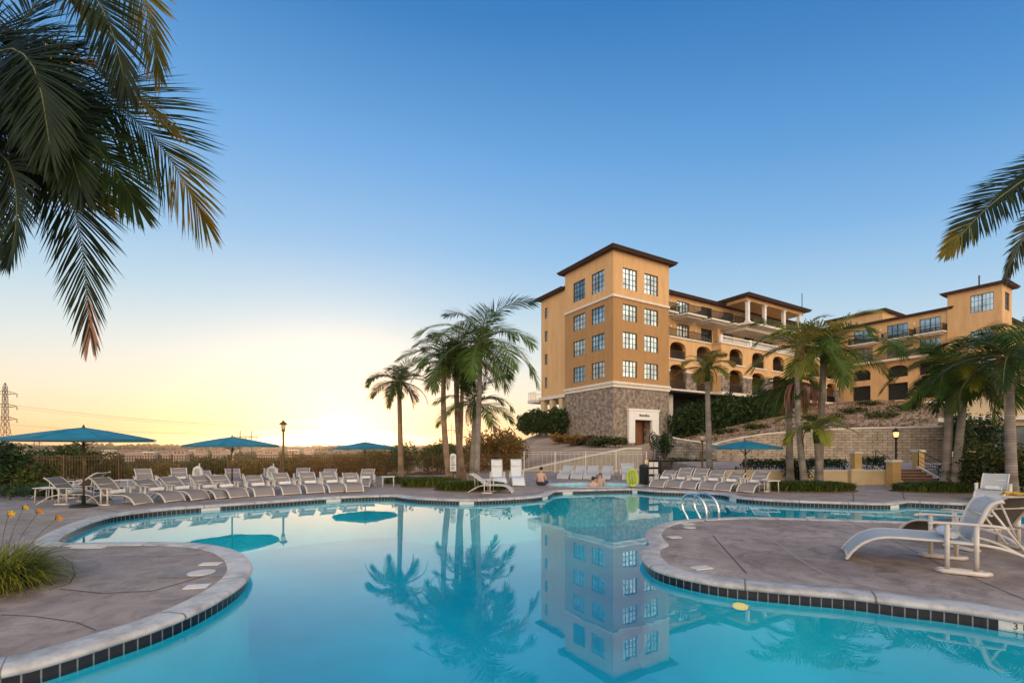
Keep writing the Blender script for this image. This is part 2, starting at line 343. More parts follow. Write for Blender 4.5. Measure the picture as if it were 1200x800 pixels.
# ------------------------------------------------------------------ camera, world, sun
cd = bpy.data.cameras.new('camera'); cam = bpy.data.objects.new('camera', cd); COL.objects.link(cam)
cam.location = (0, 0, CAMZ); cam.rotation_euler = (pi/2, 0, 0)
cd.sensor_width = 36; cd.lens = F/1200*36; cd.shift_y = (HY-400)/1200; cd.clip_start = .05; cd.clip_end = 8000
scene.camera = cam
SUN_AZ = math.atan2(403-600, F); SUN_EL = radians(.55)
sdir = Vector((sin(SUN_AZ)*cos(SUN_EL), cos(SUN_AZ)*cos(SUN_EL), sin(SUN_EL)))
ld = bpy.data.lights.new('sun', 'SUN'); ld.energy = 3.8; ld.angle = radians(.53); ld.color = (1, .62, .32)
lo = bpy.data.objects.new('sun', ld); COL.objects.link(lo); lo.rotation_euler = sdir.to_track_quat('Z', 'Y').to_euler()
lo.location = (-40, 110, 30)
w = bpy.data.worlds.new('World'); scene.world = w; w.use_nodes = True
def build_world():
    N = w.node_tree.nodes; L = w.node_tree.links; N.clear()
    out = N.new('ShaderNodeOutputWorld'); bg = N.new('ShaderNodeBackground'); bg.inputs[1].default_value = .1
    L.new(bg.outputs[0], out.inputs[0])
    tc = N.new('ShaderNodeTexCoord'); V = tc.outputs['Generated']
    sep = N.new('ShaderNodeSeparateXYZ'); L.new(V, sep.inputs[0])
    def math_(op, a, b=None, clamp=False):
        n = N.new('ShaderNodeMath'); n.operation = op; n.use_clamp = clamp
        for i, x in enumerate((a, b)):
            if x is None: continue
            if isinstance(x, (int, float)): n.inputs[i].default_value = x
            else: L.new(x, n.inputs[i])
        return n.outputs[0]
    def ramp(fac, stops):
        n = N.new('ShaderNodeValToRGB'); cr = n.color_ramp; cr.interpolation = 'B_SPLINE' if False else 'EASE'
        cr.interpolation = 'LINEAR'
        while len(cr.elements) > 1: cr.elements.remove(cr.elements[0])
        cr.elements[0].position = stops[0][0]; cr.elements[0].color = (*stops[0][1], 1)
        for p, c in stops[1:]:
            e = cr.elements.new(p); e.color = (*c, 1)
        L.new(fac, n.inputs[0]); return n.outputs[0]
    def scale(c, k):
        n = N.new('ShaderNodeVectorMath'); n.operation = 'SCALE'; L.new(c, n.inputs[0])
        if isinstance(k, (int, float)): n.inputs['Scale'].default_value = k
        else: L.new(k, n.inputs['Scale'])
        return n.outputs[0]
    def addv(a, b):
        n = N.new('ShaderNodeVectorMath'); n.operation = 'ADD'; L.new(a, n.inputs[0]); L.new(b, n.inputs[1]); return n.outputs[0]
    z = sep.outputs[2]
    # horizontal agreement with the sun's azimuth: 1 towards it, -1 away
    h = N.new('ShaderNodeVectorMath'); h.operation = 'MULTIPLY'; L.new(V, h.inputs[0]); h.inputs[1].default_value = (1, 1, 0)
    hn = N.new('ShaderNodeVectorMath'); hn.operation = 'NORMALIZE'; L.new(h.outputs[0], hn.inputs[0])
    dp = N.new('ShaderNodeVectorMath'); dp.operation = 'DOT_PRODUCT'; L.new(hn.outputs[0], dp.inputs[0]); dp.inputs[1].default_value = (sin(SUN_AZ), cos(SUN_AZ), 0)
    az = dp.outputs['Value']
    ds = N.new('ShaderNodeVectorMath'); ds.operation = 'DOT_PRODUCT'; L.new(V, ds.inputs[0]); ds.inputs[1].default_value = tuple(sdir)
    ang = math_('ARCCOSINE', math_('MINIMUM', math_('MAXIMUM', ds.outputs['Value'], -1), .9999999))
    # evening gradients (away side boosted) by height above the horizon (sine of elevation)
    toward = ramp(z, SKY_TOWARD); side = ramp(z, SKY_SIDE); away = ramp(z, SKY_AWAY_FILL)
    m1 = N.new('ShaderNodeMix'); m1.data_type = 'RGBA'
    f1 = N.new('ShaderNodeMapRange'); f1.inputs[1].default_value = .15; f1.inputs[2].default_value = 1.0; L.new(az, f1.inputs[0])
    L.new(f1.outputs[0], m1.inputs[0]); L.new(side, m1.inputs[6]); L.new(toward, m1.inputs[7])
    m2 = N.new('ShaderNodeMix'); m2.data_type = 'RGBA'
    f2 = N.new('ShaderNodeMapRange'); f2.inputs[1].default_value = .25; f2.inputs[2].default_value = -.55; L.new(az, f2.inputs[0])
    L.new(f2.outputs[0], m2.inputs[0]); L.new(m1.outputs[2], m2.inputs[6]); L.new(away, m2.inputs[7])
    g = m2.outputs[2]
    def glow(sig, col):
        e = math_('EXPONENT', math_('MULTIPLY', math_('DIVIDE', ang, sig), -1.0))
        n = N.new('ShaderNodeCombineXYZ')
        for i in range(3): n.inputs[i].default_value = col[i]
        return scale(n.outputs[0], e)
    g = addv(g, glow(.12, (.34, .22, .10)))
    g = addv(g, glow(.045, (3.0, 1.75, .42)))
    g = addv(g, glow(.009, (60, 42, 16)))
    sky = N.new('ShaderNodeTexSky'); sky.sky_type = 'NISHITA'; sky.sun_disc = False; sky.sun_elevation = SUN_EL; sky.sun_rotation = SUN_AZ
    sky.air_density = 1.0; sky.dust_density = 1.0
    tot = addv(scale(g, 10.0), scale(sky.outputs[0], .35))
    L.new(tot, bg.inputs[0])
SKY_TOWARD = [(0, (1.0, .42, .10)), (.02, (1.0, .56, .22)), (.05, (.98, .71, .40)), (.10, (.88, .76, .58)), (.17, (.70, .75, .71)), (.27, (.45, .63, .74)), (.38, (.26, .49, .75)), (.52, (.13, .36, .70)), (.68, (.03, .19, .49)), (1, (.02, .13, .40))]
SKY_SIDE = [(0, (.82, .60, .40)), (.04, (.80, .71, .55)), (.12, (.60, .71, .75)), (.24, (.32, .54, .78)), (.36, (.13, .36, .70)), (.48, (.04, .22, .55)), (.60, (.006, .13, .42)), (1, (.01, .10, .36))]
SKY_AWAY_FILL = [(0, (1.8, 1.35, 1.0)), (.15, (2.9, 2.2, 1.55)), (.45, (2.5, 2.1, 1.68)), (.8, (.7, .72, .8)), (1, (.03, .15, .46))]  # unseen sky behind the camera, brightened beyond dusk level to fill the facades
build_world()
try:
    w.cycles.sampling_method = 'AUTOMATIC'
except Exception: pass
vs_ = scene.view_settings; vs_.view_transform = 'Standard'; vs_.look = 'None'; vs_.exposure = .12; vs_.gamma = 1; vs_.use_curve_mapping = False
cy = scene.cycles
cy.use_denoising = True; cy.max_bounces = 8; cy.transparent_max_bounces = 12; cy.diffuse_bounces = 3; cy.glossy_bounces = 4
cy.sample_clamp_indirect = 6
HAZE = 0.00018
# ------------------------------------------------------------------ pool and deck
def P(px, py): q = gp(px, py); return (q.x, q.y)
raw = [P(0,786),P(66,769.7),P(132,749),P(176,735),P(220,717.5),P(258,698),P(280,683),P(289,672),P(291,662),P(281,650),P(261,642),P(234,637.8),P(192,636),P(137,636.3),P(90,637),P(69,636.4),P(64,633.5),P(70,628),P(82,621),P(110,609.7),P(137,603),P(192,596.5),P(247,592.4),P(320,587.5),P(395,582.5),P(440,580.8),P(461,580.6),P(484,583.2),P(520,585),P(552,585.6),P(604,583.5),P(630,581.3),P(643,578.6),P(647.5,576),P(656,574.8),P(693,573.8),P(740,573),P(770,575),P(810,576.5),P(845,578.5),P(864,582.5),P(900,585.5),P(960,588),P(1040,590),P(1053,588.8),P(1066,587.5),P(1100,589),P(1150,591),P(1200,593),
 (16.2,12.3),(18.2,11.9),(18.6,10.8),(17,10.0),(13,9.75),P(1150,614),P(1075,612),P(1000,609.5),P(950,608),P(897,606.5),P(864,606.3),P(830,607.7),P(800,609.8),P(783,612.2),P(767,617.4),P(759,625),P(761,632),P(765.5,638),P(758,641),P(753.5,647),P(757,655.6),P(771,665.7),P(807,675.8),P(852,683.7),P(920,690.7),P(1000,697.5),P(1050,704),P(1120,712),P(1200,724),
 (5.6,3.9),(7,3.3),(7.6,2.2),(6,1.1),(0,.75),(-5,1.0),(-7,2.0),(-5.6,2.95)]
def catmull(pts, step):
    out = []; n = len(pts)
    for i in range(n):
        p0, p1, p2, p3 = (Vector(pts[(i+k-1) % n]).to_2d() if False else Vector((pts[(i+k-1) % n][0], pts[(i+k-1) % n][1])) for k in range(4))
        d = (p2-p1).length; k = max(1, int(d/step))
        t0 = 0; t1 = t0+max(1e-4, (p1-p0).length)**.5; t2 = t1+max(1e-4, d)**.5; t3 = t2+max(1e-4, (p3-p2).length)**.5
        for j in range(k):
            t = t1+(t2-t1)*j/k
            A1 = p0*((t1-t)/(t1-t0))+p1*((t-t0)/(t1-t0)); A2 = p1*((t2-t)/(t2-t1))+p2*((t-t1)/(t2-t1)); A3 = p2*((t3-t)/(t3-t2))+p3*((t-t2)/(t3-t2))
            B1 = A1*((t2-t)/(t2-t0))+A2*((t-t0)/(t2-t0)); B2 = A2*((t3-t)/(t3-t1))+A3*((t-t1)/(t3-t1))
            out.append(B1*((t2-t)/(t2-t1))+B2*((t-t1)/(t2-t1)))
    return out
loop = catmull(raw, .12)
def area(pl): return sum(a[0]*b[1]-b[0]*a[1] for a, b in zip(pl, pl[1:]+pl[:1]))/2
if area(loop) > 0: loop.reverse()      # clockwise: left normal points out of the pool
def normals(lp, win=2):
    n = len(lp); out = []
    for i in range(n):
        t = (lp[(i+win) % n]-lp[(i-win) % n]).normalized(); out.append(Vector((-t.y, t.x)))
    return out
def sweep(lp, prof, name, m, win=2, uvw=False):
    nr = normals(lp, win); n = len(lp); k = len(prof); vs = []; fs = []
    arc = [0]
    for i in range(n): arc.append(arc[-1]+(lp[(i+1) % n]-lp[i]).length)
    for i in range(n):
        for o, z in prof: q = lp[i]+nr[i]*o; vs.append((q.x, q.y, z))
    for i in range(n):
        for j in range(k-1): fs.append((i*k+j, ((i+1) % n)*k+j, ((i+1) % n)*k+j+1, i*k+j+1))
    me = bpy.data.meshes.new(name); me.from_pydata(vs, [], fs); me.materials.append(m)
    uv = me.uv_layers.new(name='UVMap'); li = 0
    for i in range(n):
        for j in range(k-1):
            for (a, b) in ((i, j), (i+1, j), (i+1, j+1), (i, j+1)):
                uv.data[li].uv = (arc[a], prof[b][1]+.25 if uvw else .5+prof[b][0]); li += 1
    me.polygons.foreach_set('use_smooth', [True]*len(fs)); me.update()
    o = bpy.data.objects.new(name, me); COL.objects.link(o); return o
def sheet(name, loops, z, m):
    lps = [[Vector((p[0], p[1], 0)) for p in lp] for lp in loops]
    tris = tessellate_polygon(lps); flat = [p for lp in lps for p in lp]
    me = bpy.data.meshes.new(name)
    fs = []
    for t in tris:
        a, b, c = (flat[i] for i in t)
        fs.append(tuple(t) if (b-a).cross(c-a).z > 0 else tuple(reversed(t)))
    me.from_pydata([(p.x, p.y, z) for p in flat], [], fs); me.materials.append(m); me.update()
    o = bpy.data.objects.new(name, me); COL.objects.link(o); return o
WZ = -.125
spa = [Vector((3.55+1.95*cos(a*2*pi/64), 20.3+1.25*sin(a*2*pi/64))) for a in range(64)]; spa.reverse()
outer = [(-40,-10),(40,-10),(42,38),(17,38),(11.5,37.5),(9.4,33),(0,31.6),(-2,29.2),(-7,27.2),(-12,25.2),(-16.5,23.7),(-24,22),(-40,21)]
tag(sheet('pool_deck', [outer, loop, spa], 0, M['deck']), kind='structure')
tag(sweep(loop, [(0,-.05),(-.035,-.045),(-.05,-.018),(-.035,.010),(0,.022),(.13,.026),(.235,.022),(.25,.004)], 'pool_coping', M['coping']), kind='structure')
tag(sweep(loop, [(0,-.045),(0,-.16)], 'waterline_tiles', M['tile'], uvw=True), kind='structure')
tag(sweep(loop, [(0,-.16),(0.0,-1.25),(-.12,-1.4)], 'pool_wall', M['plaster']), kind='structure')
tag(sheet('pool_floor', [loop], -1.4, M['plaster']), kind='structure')
tag(sheet('pool_water', [loop], WZ, M['water']), kind='structure')
tag(sweep(spa, [(0,-.02),(-.02,.01),(0,.024),(.22,.026),(.24,.004)], 'spa_coping', M['coping']), kind='structure')
tag(sweep(spa, [(0,-.02),(0,-.7)], 'spa_wall', M['spa_plaster']), kind='structure')
tag(sheet('spa_floor', [spa], -.7, M['spa_plaster']), kind='structure')
tag(sheet('spa_water', [spa], -.05, M['spa_water']), kind='structure')
# paler saw-cut and darker joints in the island and deck slabs
def strip(pts, wd, z, m, name):
    b = MB(); q = [Vector(P(*p)) for p in pts]
    for i in range(len(q)):
        t = (q[min(i+1, len(q)-1)]-q[max(0, i-1)]).normalized(); n = Vector((-t.y, t.x))*wd/2
        b.v += [(q[i].x+n.x, q[i].y+n.y, z), (q[i].x-n.x, q[i].y-n.y, z)]
    for i in range(len(q)-1): b.f.append((2*i, 2*i+1, 2*i+3, 2*i+2)); b.m.append(0); b.sm.append(False)
    return tag(b.build(name, m), kind='structure')
strip([(864,609.5),(880,617),(897,627),(912,637),(935,654),(960,669),(1000,689)], .022, .004, M['joint_pale'], 'slab_joint')
strip([(835,627),(851,645),(868,664),(875,672)], .02, .004, M['joint_dark'], 'slab_joint')
strip([(990,609.5),(1040,630),(1100,660),(1200,702)], .014, .004, M['joint_dark'], 'slab_joint')
strip([(20,654),(55,651),(70,651),(84,660),(88,672),(82,683),(60,690)], .014, .004, M['joint_dark'], 'slab_joint')
strip([(0,720),(40,722),(90,729),(112,738)], .012, .004, M['joint_dark'], 'slab_joint')
strip([(70,657),(120,652),(180,652),(235,650)], .012, .004, M['joint_dark'], 'slab_joint')
strip([(70,690),(120,695),(180,692),(250,672)], .02, .004, M['joint_dark'], 'slab_joint')
for a, b_ in (((1000,588.5),(1000,572)),((1060,586),(1056,571)),((560,584),(600,571)),((150,601),(70,590)),((250,591),(180,583)),((700,573),(708,570))):
    strip([a, b_], .03, .004, M['joint_dark'], 'slab_joint')
# skimmer lid, deck marker plates
def plate(name, px, py, sx, sy, rz, m, label, cat, group=None, h=.012, ring=False):
    p = gp(px, py); b = MB(); b.obox((0,0,h/2), sx, sy, h, 0)
    if ring: b.lathe([(.14, h), (.14, h+.006), (.125, h+.006), (.12, h+.002)], (0,0,0), 28)
    o = b.build(name, m, loc=(p.x, p.y, .002)); o.rotation_euler.z = rz
    return tag(o, label, cat, group)
def skimmer(px, py, rz, label, s=1.0):
    p = gp(px, py); e = empty('skimmer_cover', (p.x, p.y, .003), rz, label, 'skimmer cover')
    b = MB(); b.box(-.42*s,.42*s,-.17*s,.17*s,0,.008); b.build('plate', M['coping'], e)
    b = MB(); b.lathe([(.155*s,.008),(.155*s,.018),(.135*s,.02),(.02*s,.022)], n=32); b.build('lid', M['lid'], e)
    return e
skimmer(236, 672, .1, 'round white skimmer lid in a pale plate on the left brown peninsula')
skimmer(808, 618.5, .1, 'pale skimmer lid near the tip of the right brown peninsula', .8)
for (px, py, sx, sy, rz, lab) in ((247,661,.26,.14,.1,'small grey marker tile beside the skimmer lid at the peninsula tip'),
    (231,687.5,.24,.15,.25,'small white marker tile set in the brown deck before the skimmer lid'),
    (103,641.6,.5,.09,0,'long white marker tile at the cove side of the left peninsula'),
    (790,629.5,.22,.16,.2,'white deck tile on the right peninsula just above its notch'),
    (822,665.5,.26,.15,.3,'white marker tile on the right peninsula behind its tiled front edge'),
    (806,614,.25,.14,.1,'white marker tile behind the skimmer lid by the ladder rails'),
    (1195,718.5,.2,.14,.5,'white marker tile at the right end of the near tiled edge')):
    plate('deck_marker', px, py, sx, sy, rz, M['marker'], lab, 'marker tile', 'white marker tiles set in the deck')
def text_mesh(txt, size, name, m, parent, loc, rot, ext=.001):
    cu = bpy.data.curves.new('t', 'FONT'); cu.body = txt; cu.size = size; cu.extrude = ext; cu.align_x = 'CENTER'; cu.align_y = 'CENTER'
    to = bpy.data.objects.new('t', cu); COL.objects.link(to); bpy.context.view_layer.update()
    me = bpy.data.meshes.new_from_object(to.evaluated_get(bpy.context.evaluated_depsgraph_get()))
    bpy.data.objects.remove(to); bpy.data.curves.remove(cu)
    me.materials.clear(); me.materials.append(m)
    o = bpy.data.objects.new(name, me); COL.objects.link(o); o.parent = parent; o.location = loc; o.rotation_euler = rot
    return o
# white depth tiles let into the dark waterline band
nrm = normals(loop)
def wall_tile(px, py, wd, label, txt=None):
    t = Vector(P(px, py)); i = min(range(len(loop)), key=lambda k: (loop[k]-t).length); n = nrm[i]; ang = atan2(n.y, n.x)
    e = empty('depth_tile', (loop[i].x-n.x*.004, loop[i].y-n.y*.004, -.085), ang-pi/2, label, 'depth tile', 'white depth tiles along the waterline')
    b = MB(); b.box(-wd/2, wd/2, -.006, .004, -.060, .038); b.build('tile', M['marker'], e)
    if txt: text_mesh(txt, .085, 'lettering', M['drk'], e, (0, -.0075, -.005), (pi/2, 0, 0) if True else 0)
    return e
wall_tile(1187, 722, .34, 'white waterline tile with black numerals at the right end of the near edge', '3 FT')
for px, py, lab in ((248,592.4,'left bank by the loungers'), (392,582.6,'left bank before the sun'), (545,585.5,'bank in front of the middle palms'), (640,580,'rounded corner right of the middle palms'), (665,574.3,'bank below the hot tub'), (745,573.2,'bank before the lime green float'), (860,581.5,'kink before the right lounger row'), (1047,589.5,'kink before the garden stairs')):
    wall_tile(px, py, .45, 'white depth tile on the '+lab)
# underwater lamp in the island wall
def pool_light():
    t = Vector(P(866,686)); i = min(range(len(loop)), key=lambda k: (loop[k]-t).length); n = nrm[i]; ang = atan2(n.y, n.x)
    e = empty('pool_light', (loop[i].x, loop[i].y, -.235), ang-pi/2, 'glowing amber underwater lamp in the wall of the right peninsula', 'pool light')
    pr = [(r, h) for r, h in ((.105, 0), (.105, .02), (.085, .026), (.08, .02))]
    b = MB(); b.lathe(pr, n=28); o = b.build('bezel', M['chrome'], e); o.rotation_euler = (pi/2, 0, 0); o.scale = (1, .5, 1)
    b = MB(); b.lathe([(.088, .022), (.06, .034), (.02, .040)], n=24); o = b.build('lens', M['pool_lamp'], e); o.rotation_euler = (pi/2, 0, 0); o.scale = (1, .5, 1)
pool_light()
# chrome ladder rails
def ladder():
    a = gp(823, 609.5); e = empty('pool_ladder', (a.x, a.y, 0), radians(28), 'pair of looped chrome ladder rails at the far edge of the right peninsula', 'pool ladder')
    for k, x in enumerate((-.0, .40)):
        pts = [(x,-.12,.02),(x,-.11,.2),(x,-.06,.36),(x,.06,.5),(x,.26,.56),(x,.46,.52),(x,.56,.38),(x,.54,.2),(x,.42,.02),(x,.34,-.2),(x,.33,-.9)]
        b = MB(); b.tube([Vector(p) for p in smooth_path(pts, 5)], .022, 10); b.build('rail', M['chrome'], e)
        b = MB(); b.lathe([(.05,.02),(.045,.035),(.03,.04)], (x,-.12,0), 16); b.build('flange', M['chrome'], e)
    for z in (-.3, -.6):
        b = MB(); b.box(0, .4, .28, .38, z, z+.03); b.build('step', M['white'], e)
def smooth_path(pts, k):
    out = []; pts = [Vector(p) for p in pts]; n = len(pts)
    for i in range(n-1):
        p0 = pts[max(0,i-1)]; p1 = pts[i]; p2 = pts[i+1]; p3 = pts[min(n-1,i+2)]
        for j in range(k):
            t = j/k; out.append(.5*((2*p1)+(p2-p0)*t+(2*p0-5*p1+4*p2-p3)*t*t+(3*p1-p0-3*p2+p3)*t**3))
    out.append(pts[-1]); return out
ladder()

# ------------------------------------------------------------------ terrain
C30, S30 = cos(radians(30.8)), sin(radians(30.8))
P0 = Vector((10.87, 50.0))
def bw(x, y): return (P0.x+x*C30-y*S30, P0.y+x*S30+y*C30)
YB = [(-40,22),(-24,23.4),(-16.5,24.8),(-12,26.4),(-7,28.4),(-2,30.6),(0.7,32.2),(9,33.2),(11.5,38),(16.5,38),(17.2,36.8),(24,36.4),(30,35),(45,33),(120,33)]
ZW = [(-40,-.6),(-16,-.5),(-7,-.3),(-2,-.1),(0.7,.1),(9,1.3),(11.5,2.2),(16.5,1.8),(18,2.5),(24,2.85),(30,2.9),(45,2.9),(120,3)]
YF = [(-60,110),(-20,80),(-1,60),(3.3,62),(6.5,57.5),(10.9,50),(120,115)]
ZB = [(-60,-7),(-20,-5),(-10,-3.2),(-5,-.6),(-1,2.0),(3.2,3.4),(6,3.3),(9,2.3),(11,1.5),(16,1.45),(19,2.7),(28.6,4.9),(40.5,7.3),(54,9.3),(70,9.5),(120,8)]
def hz(X, Y):
    yb = pw(YB, X)
    if Y < yb: return -.06 if Y > -12 else -.06
    yf = max(pw(YF, X), yb+5); zw = pw(ZW, X); zb = pw(ZB, X)
    zb0 = pw(ZB, X)
    if Y <= yf:
        s = (Y-yb)/(yf-yb); s = s**.8 if X > 12 else s
        z = lerp(zw, zb, s)
    else:
        z = zb
        fade = sstep(yf+30, yf+160, Y); z = lerp(z, -14, fade)
    if X < 3:
        z += .5*noise.noise(Vector((X*.06, Y*.06, 3)))*min(1, (Y-yb)/10)
    else: z += .25*noise.noise(Vector((X*.2, Y*.2, 1)))*min(1, max(0, (Y-yb)/6))
    d = sqrt(X*X+Y*Y)
    if d > 250:
        far = 7+15*noise.noise(Vector((X*.0016, Y*.0011, 0)))+5*noise.noise(Vector((X*.006, Y*.004, 2)))
        z = lerp(z, max(-14, far), sstep(500, 1700, d))
    return z
def axis(segs):
    out = []
    for a, b, s in segs:
        x = a
        while x < b-1e-6: out.append(x); x += s
    out.append(segs[-1][1]); return out
xs = axis([(-3600,-400,160),(-400,-80,16),(-80,-10,3.5),(-10,60,1.0),(60,140,8),(140,3600,230)])
ys = axis([(-400,-10,30),(-10,20,5),(20,30,1.0),(30,75,1.0),(75,150,6),(150,700,25),(700,3600,80)])
b = MB(); nx = len(xs)
b.v = [(x, y, hz(x, y)) for y in ys for x in xs]
for j in range(len(ys)-1):
    for i in range(nx-1):
        b.f.append((j*nx+i, j*nx+i+1, (j+1)*nx+i+1, (j+1)*nx+i))
        cyy = (ys[j]+ys[j+1])/2; b.m.append(1 if cyy > 140 or xs[i] < -14 and cyy > 40 else 0); b.sm.append(True)
# drop the ground sheet where deck and pool lie
keep = [(f, m, s) for f, m, s in zip(b.f, b.m, b.sm) if not all(b.v[i][2] > -.0601 and b.v[i][2] < -.0599 and abs(b.v[i][0]) < 38 and -10.1 < b.v[i][1] < (23.1 if b.v[i][0] > -8 else 20.1) for i in f)]
b.f = [k[0] for k in keep]; b.m = [k[1] for k in keep]; b.sm = [k[2] for k in keep]
tag(b.build('ground', [M['soil'], M['hill_far']]), kind='structure')

# raised terrace, steps and walls on the right
TZ = .62
b = MB(); b.prism([(9.4,20.72),(17.0,20.72),(17.0,21.9),(19.3,21.9),(19.3,20.72),(40,20.72),(40,34),(27,36.4),(17.3,38),(11.4,33)], -.1, TZ)
tag(b.build('garden_terrace', M['deck']), kind='structure')
def wall_thing(name, pts, th, zb, zt, m, label, cat, cap=None, capm=None):
    e = empty(name, (pts[0][0], pts[0][1], 0), 0, label, cat); b = MB(); c = MB()
    n = len(pts)
    def ring(off, zbs, zts, mb):
        vs = []
        for i, p in enumerate(pts):
            a = Vector(pts[max(0, i-1)][:2]); d = Vector(pts[min(n-1, i+1)][:2]); t = (d-a).normalized(); nn = Vector((-t.y, t.x))
            q = Vector(p[:2])-Vector(pts[0][:2])
            for s, z in ((-off, zbs[i]), (-off, zts[i]), (th+off, zts[i]), (th+off, zbs[i])): vs.append((q.x+nn.x*s, q.y+nn.y*s, z))
        fs = [(i*4+j, i*4+(j+1) % 4, (i+1)*4+(j+1) % 4, (i+1)*4+j) for i in range(n-1) for j in range(4)]+[(0,1,2,3), (4*n-4,4*n-1,4*n-2,4*n-3)]
        mb.add(vs, fs)
    zb_ = zb if isinstance(zb, list) else [zb]*n; zt_ = zt if isinstance(zt, list) else [zt]*n
    ring(0, zb_, zt_, b); b.build('wall', m, e)
    if cap: ring(.03, [z+.002 for z in zt_], [z+cap for z in zt_], c); c.build('coping', capm, e)
    return e
wall_thing('low_wall', [(9.35,20.4),(14.7,20.4)], .3, -.02, .60, M['cream_wall'], 'low cream stucco wall behind the right lounger row', 'wall', .05, M['cream'])
wall_thing('low_wall', [(14.72,20.2),(15.3,20.2)], .5, -.02, .64, M['cream_wall'], 'short jutting block of cream wall under the ochre pillar', 'wall', .05, M['cream'])
wall_thing('low_wall', [(15.32,20.4),(16.6,20.4)], .3, -.02, .60, M['cream_wall'], 'short cream stucco wall left of the garden stairs', 'wall', .05, M['cream'])
rw = [at(px, 525, Y) for px, Y in ((838,37.2),(858,36.6),(890,35.8),(930,35.2),(1000,34.6),(1060,33.8),(1120,33.2),(1180,32.8))]
wall_thing('retaining_wall', [(p.x, p.y) for p in rw], .6, .4, [1.9,2.25,2.6,2.85,3.02,3.08,3.08,3.08], M['block'], 'long tan block retaining wall below the dry slope', 'retaining wall', .1, M['cream'])
gw = [at(px, 525, Y) for px, Y in ((772,36),(800,36.4),(825,36.8),(852,37.4))]
wall_thing('stone_wall', [(p.x, p.y) for p in gw], .5, -.05, [2.6,2.25,2.0,1.75], M['block_shadow'], 'stone wall in painted shadow grey, sloping down right of the dark doorway', 'stone wall', .08, M['cream'])
rp = [at(px, 525, Y) for px, Y in ((606,31.4),(640,31.5),(680,31.6),(735,31.8),(752,31.8))]
wall_thing('ramp_wall', [(p.x, p.y) for p in rp], .4, -.05, [-.02,.42,.9,1.55,1.55], M['ramp'], 'sloping tan ramp wall rising towards the stone tower door', 'wall', .09, M['cream'])
# garden stairs
def stairs():
    e = empty('garden_stairs', (18.1, 20.7, 0), 0, 'dark red steps between ochre pillars up to the terrace', 'stairs')
    for i in range(5):
        b = MB(); b.box(-.98,.98,-.15+i*.28,-.15+(i+1)*.28+.02,-.01,(i+1)*.124); b.build('step', M['red_rail'], e)
        b = MB(); b.box(-.99,.99,-.17+i*.28,-.10+i*.28,(i+1)*.124+.002,(i+1)*.124+.02); b.build('nosing', M['ramp'], e)
    for x in (-1.0, 1.0):
        b = MB()
        pth = [(x,-.2,.02),(x,-.2,.88),(x,1.2,1.5),(x,1.2,.62)]
        b.tube(pth, .022, 6)
        for z in (.2,.4,.6): b.tube([(x,-.2,z),(x,1.2,z+.62)], .012, 5)
        b.build('handrail', M['dark_metal'], e)
        b = MB(); b.add([(x-.06,-.25,0),(x+.06,-.25,0),(x+.06,1.25,0),(x-.06,1.25,0),(x-.06,-.25,.16),(x+.06,-.25,.16),(x+.06,1.25,.78),(x-.06,1.25,.78)],[(0,3,2,1),(4,5,6,7),(0,1,5,4),(1,2,6,5),(2,3,7,6),(3,0,4,7)])
        b.build('stringer', M['cream'], e)
stairs()
def pillar(px, Y, w_, z0, z1, label):
    X = (px-600)/F*Y; e = empty('pillar', (X, Y, z0), 0, label, 'pillar', 'ochre stucco pillars around the stairs'); h = z1-z0
    b = MB(); b.box(-w_/2,w_/2,-w_/2,w_/2,0,h); b.build('shaft', M['ochre_pillar'], e)
    b = MB(); b.box(-w_/2-.04,w_/2+.04,-w_/2-.04,w_/2+.04,h+.002,h+.07); b.box(-w_/2-.02,w_/2+.02,-w_/2-.02,w_/2+.02,h+.072,h+.11); b.build('cap', M['cream'], e)
pillar(1047, 20.0, .36, 0, 1.0, 'large ochre pillar at the left foot of the garden stairs')
pillar(1076, 22.3, .32, TZ, 1.42, 'ochre pillar at the top left of the garden stairs')
pillar(1003, 20.6, .30, .66, 1.36, 'narrow ochre pillar standing on the jutting wall block')
pillar(1125, 20.6, .32, 0, 1.02, 'ochre pillar right of the stairs behind the twin palm trunks')

def fence(name, pts, h, m, label, pick=.11, post=2.2, r=.008, zt=0.03, cat='fence', bars=True, rails=2):
    e = empty(name, (pts[0][0], pts[0][1], 0), 0, label, cat); o = Vector(pts[0])
    P3 = [Vector(p)-o for p in pts]
    rl = MB(); pk = MB()
    for a, c in zip(P3, P3[1:]):
        L_ = (c-a).length; d = (c-a)/L_
        for z in ([h, h-.15, .12] if rails == 2 else [h, .1]): rl.tube([a+Vector((0,0,z)), c+Vector((0,0,z))], .016, 6)
        n = max(1, round(L_/post))
        for i in range(n+1 if c is P3[-1] else n):
            q = a+d*(L_*i/n); b = MB(); b.box(q.x-.03,q.x+.03,q.y-.03,q.y+.03,q.z,q.z+h+.05); b.build('post', m, e)
        if bars:
            k = int(L_/pick)
            for i in range(1, k):
                q = a+d*(L_*i/k); pk.box(q.x-r,q.x+r,q.y-r,q.y+r,q.z+.1,q.z+h-.01)
    rl.build('rail', m, e)
    if bars: pk.build('pickets', m, e)
    return e
f1 = [(-31,21.0),(-23.0,21.2),(-16.5,22.6),(-12,24.2),(-7.2,26.2)]
fence('metal_fence', [(x,y,0) for x,y in f1], 1.24, M['bronze'], 'long dark metal picket fence behind the left loungers', r=.011)
fence('metal_fence', [(-7.1,26.3,0),(-2.2,28.4,0),(.6,30.6,0)], 1.24, M['bronze'], 'metal picket fence behind the middle palm cluster', r=.011)
fence('metal_fence', [(.8,30.8,0),(9.0,31.2,0)], 1.35, M['cream'], 'thin pale fence running in front of the ramp wall', pick=.3, r=.006, post=1.9)
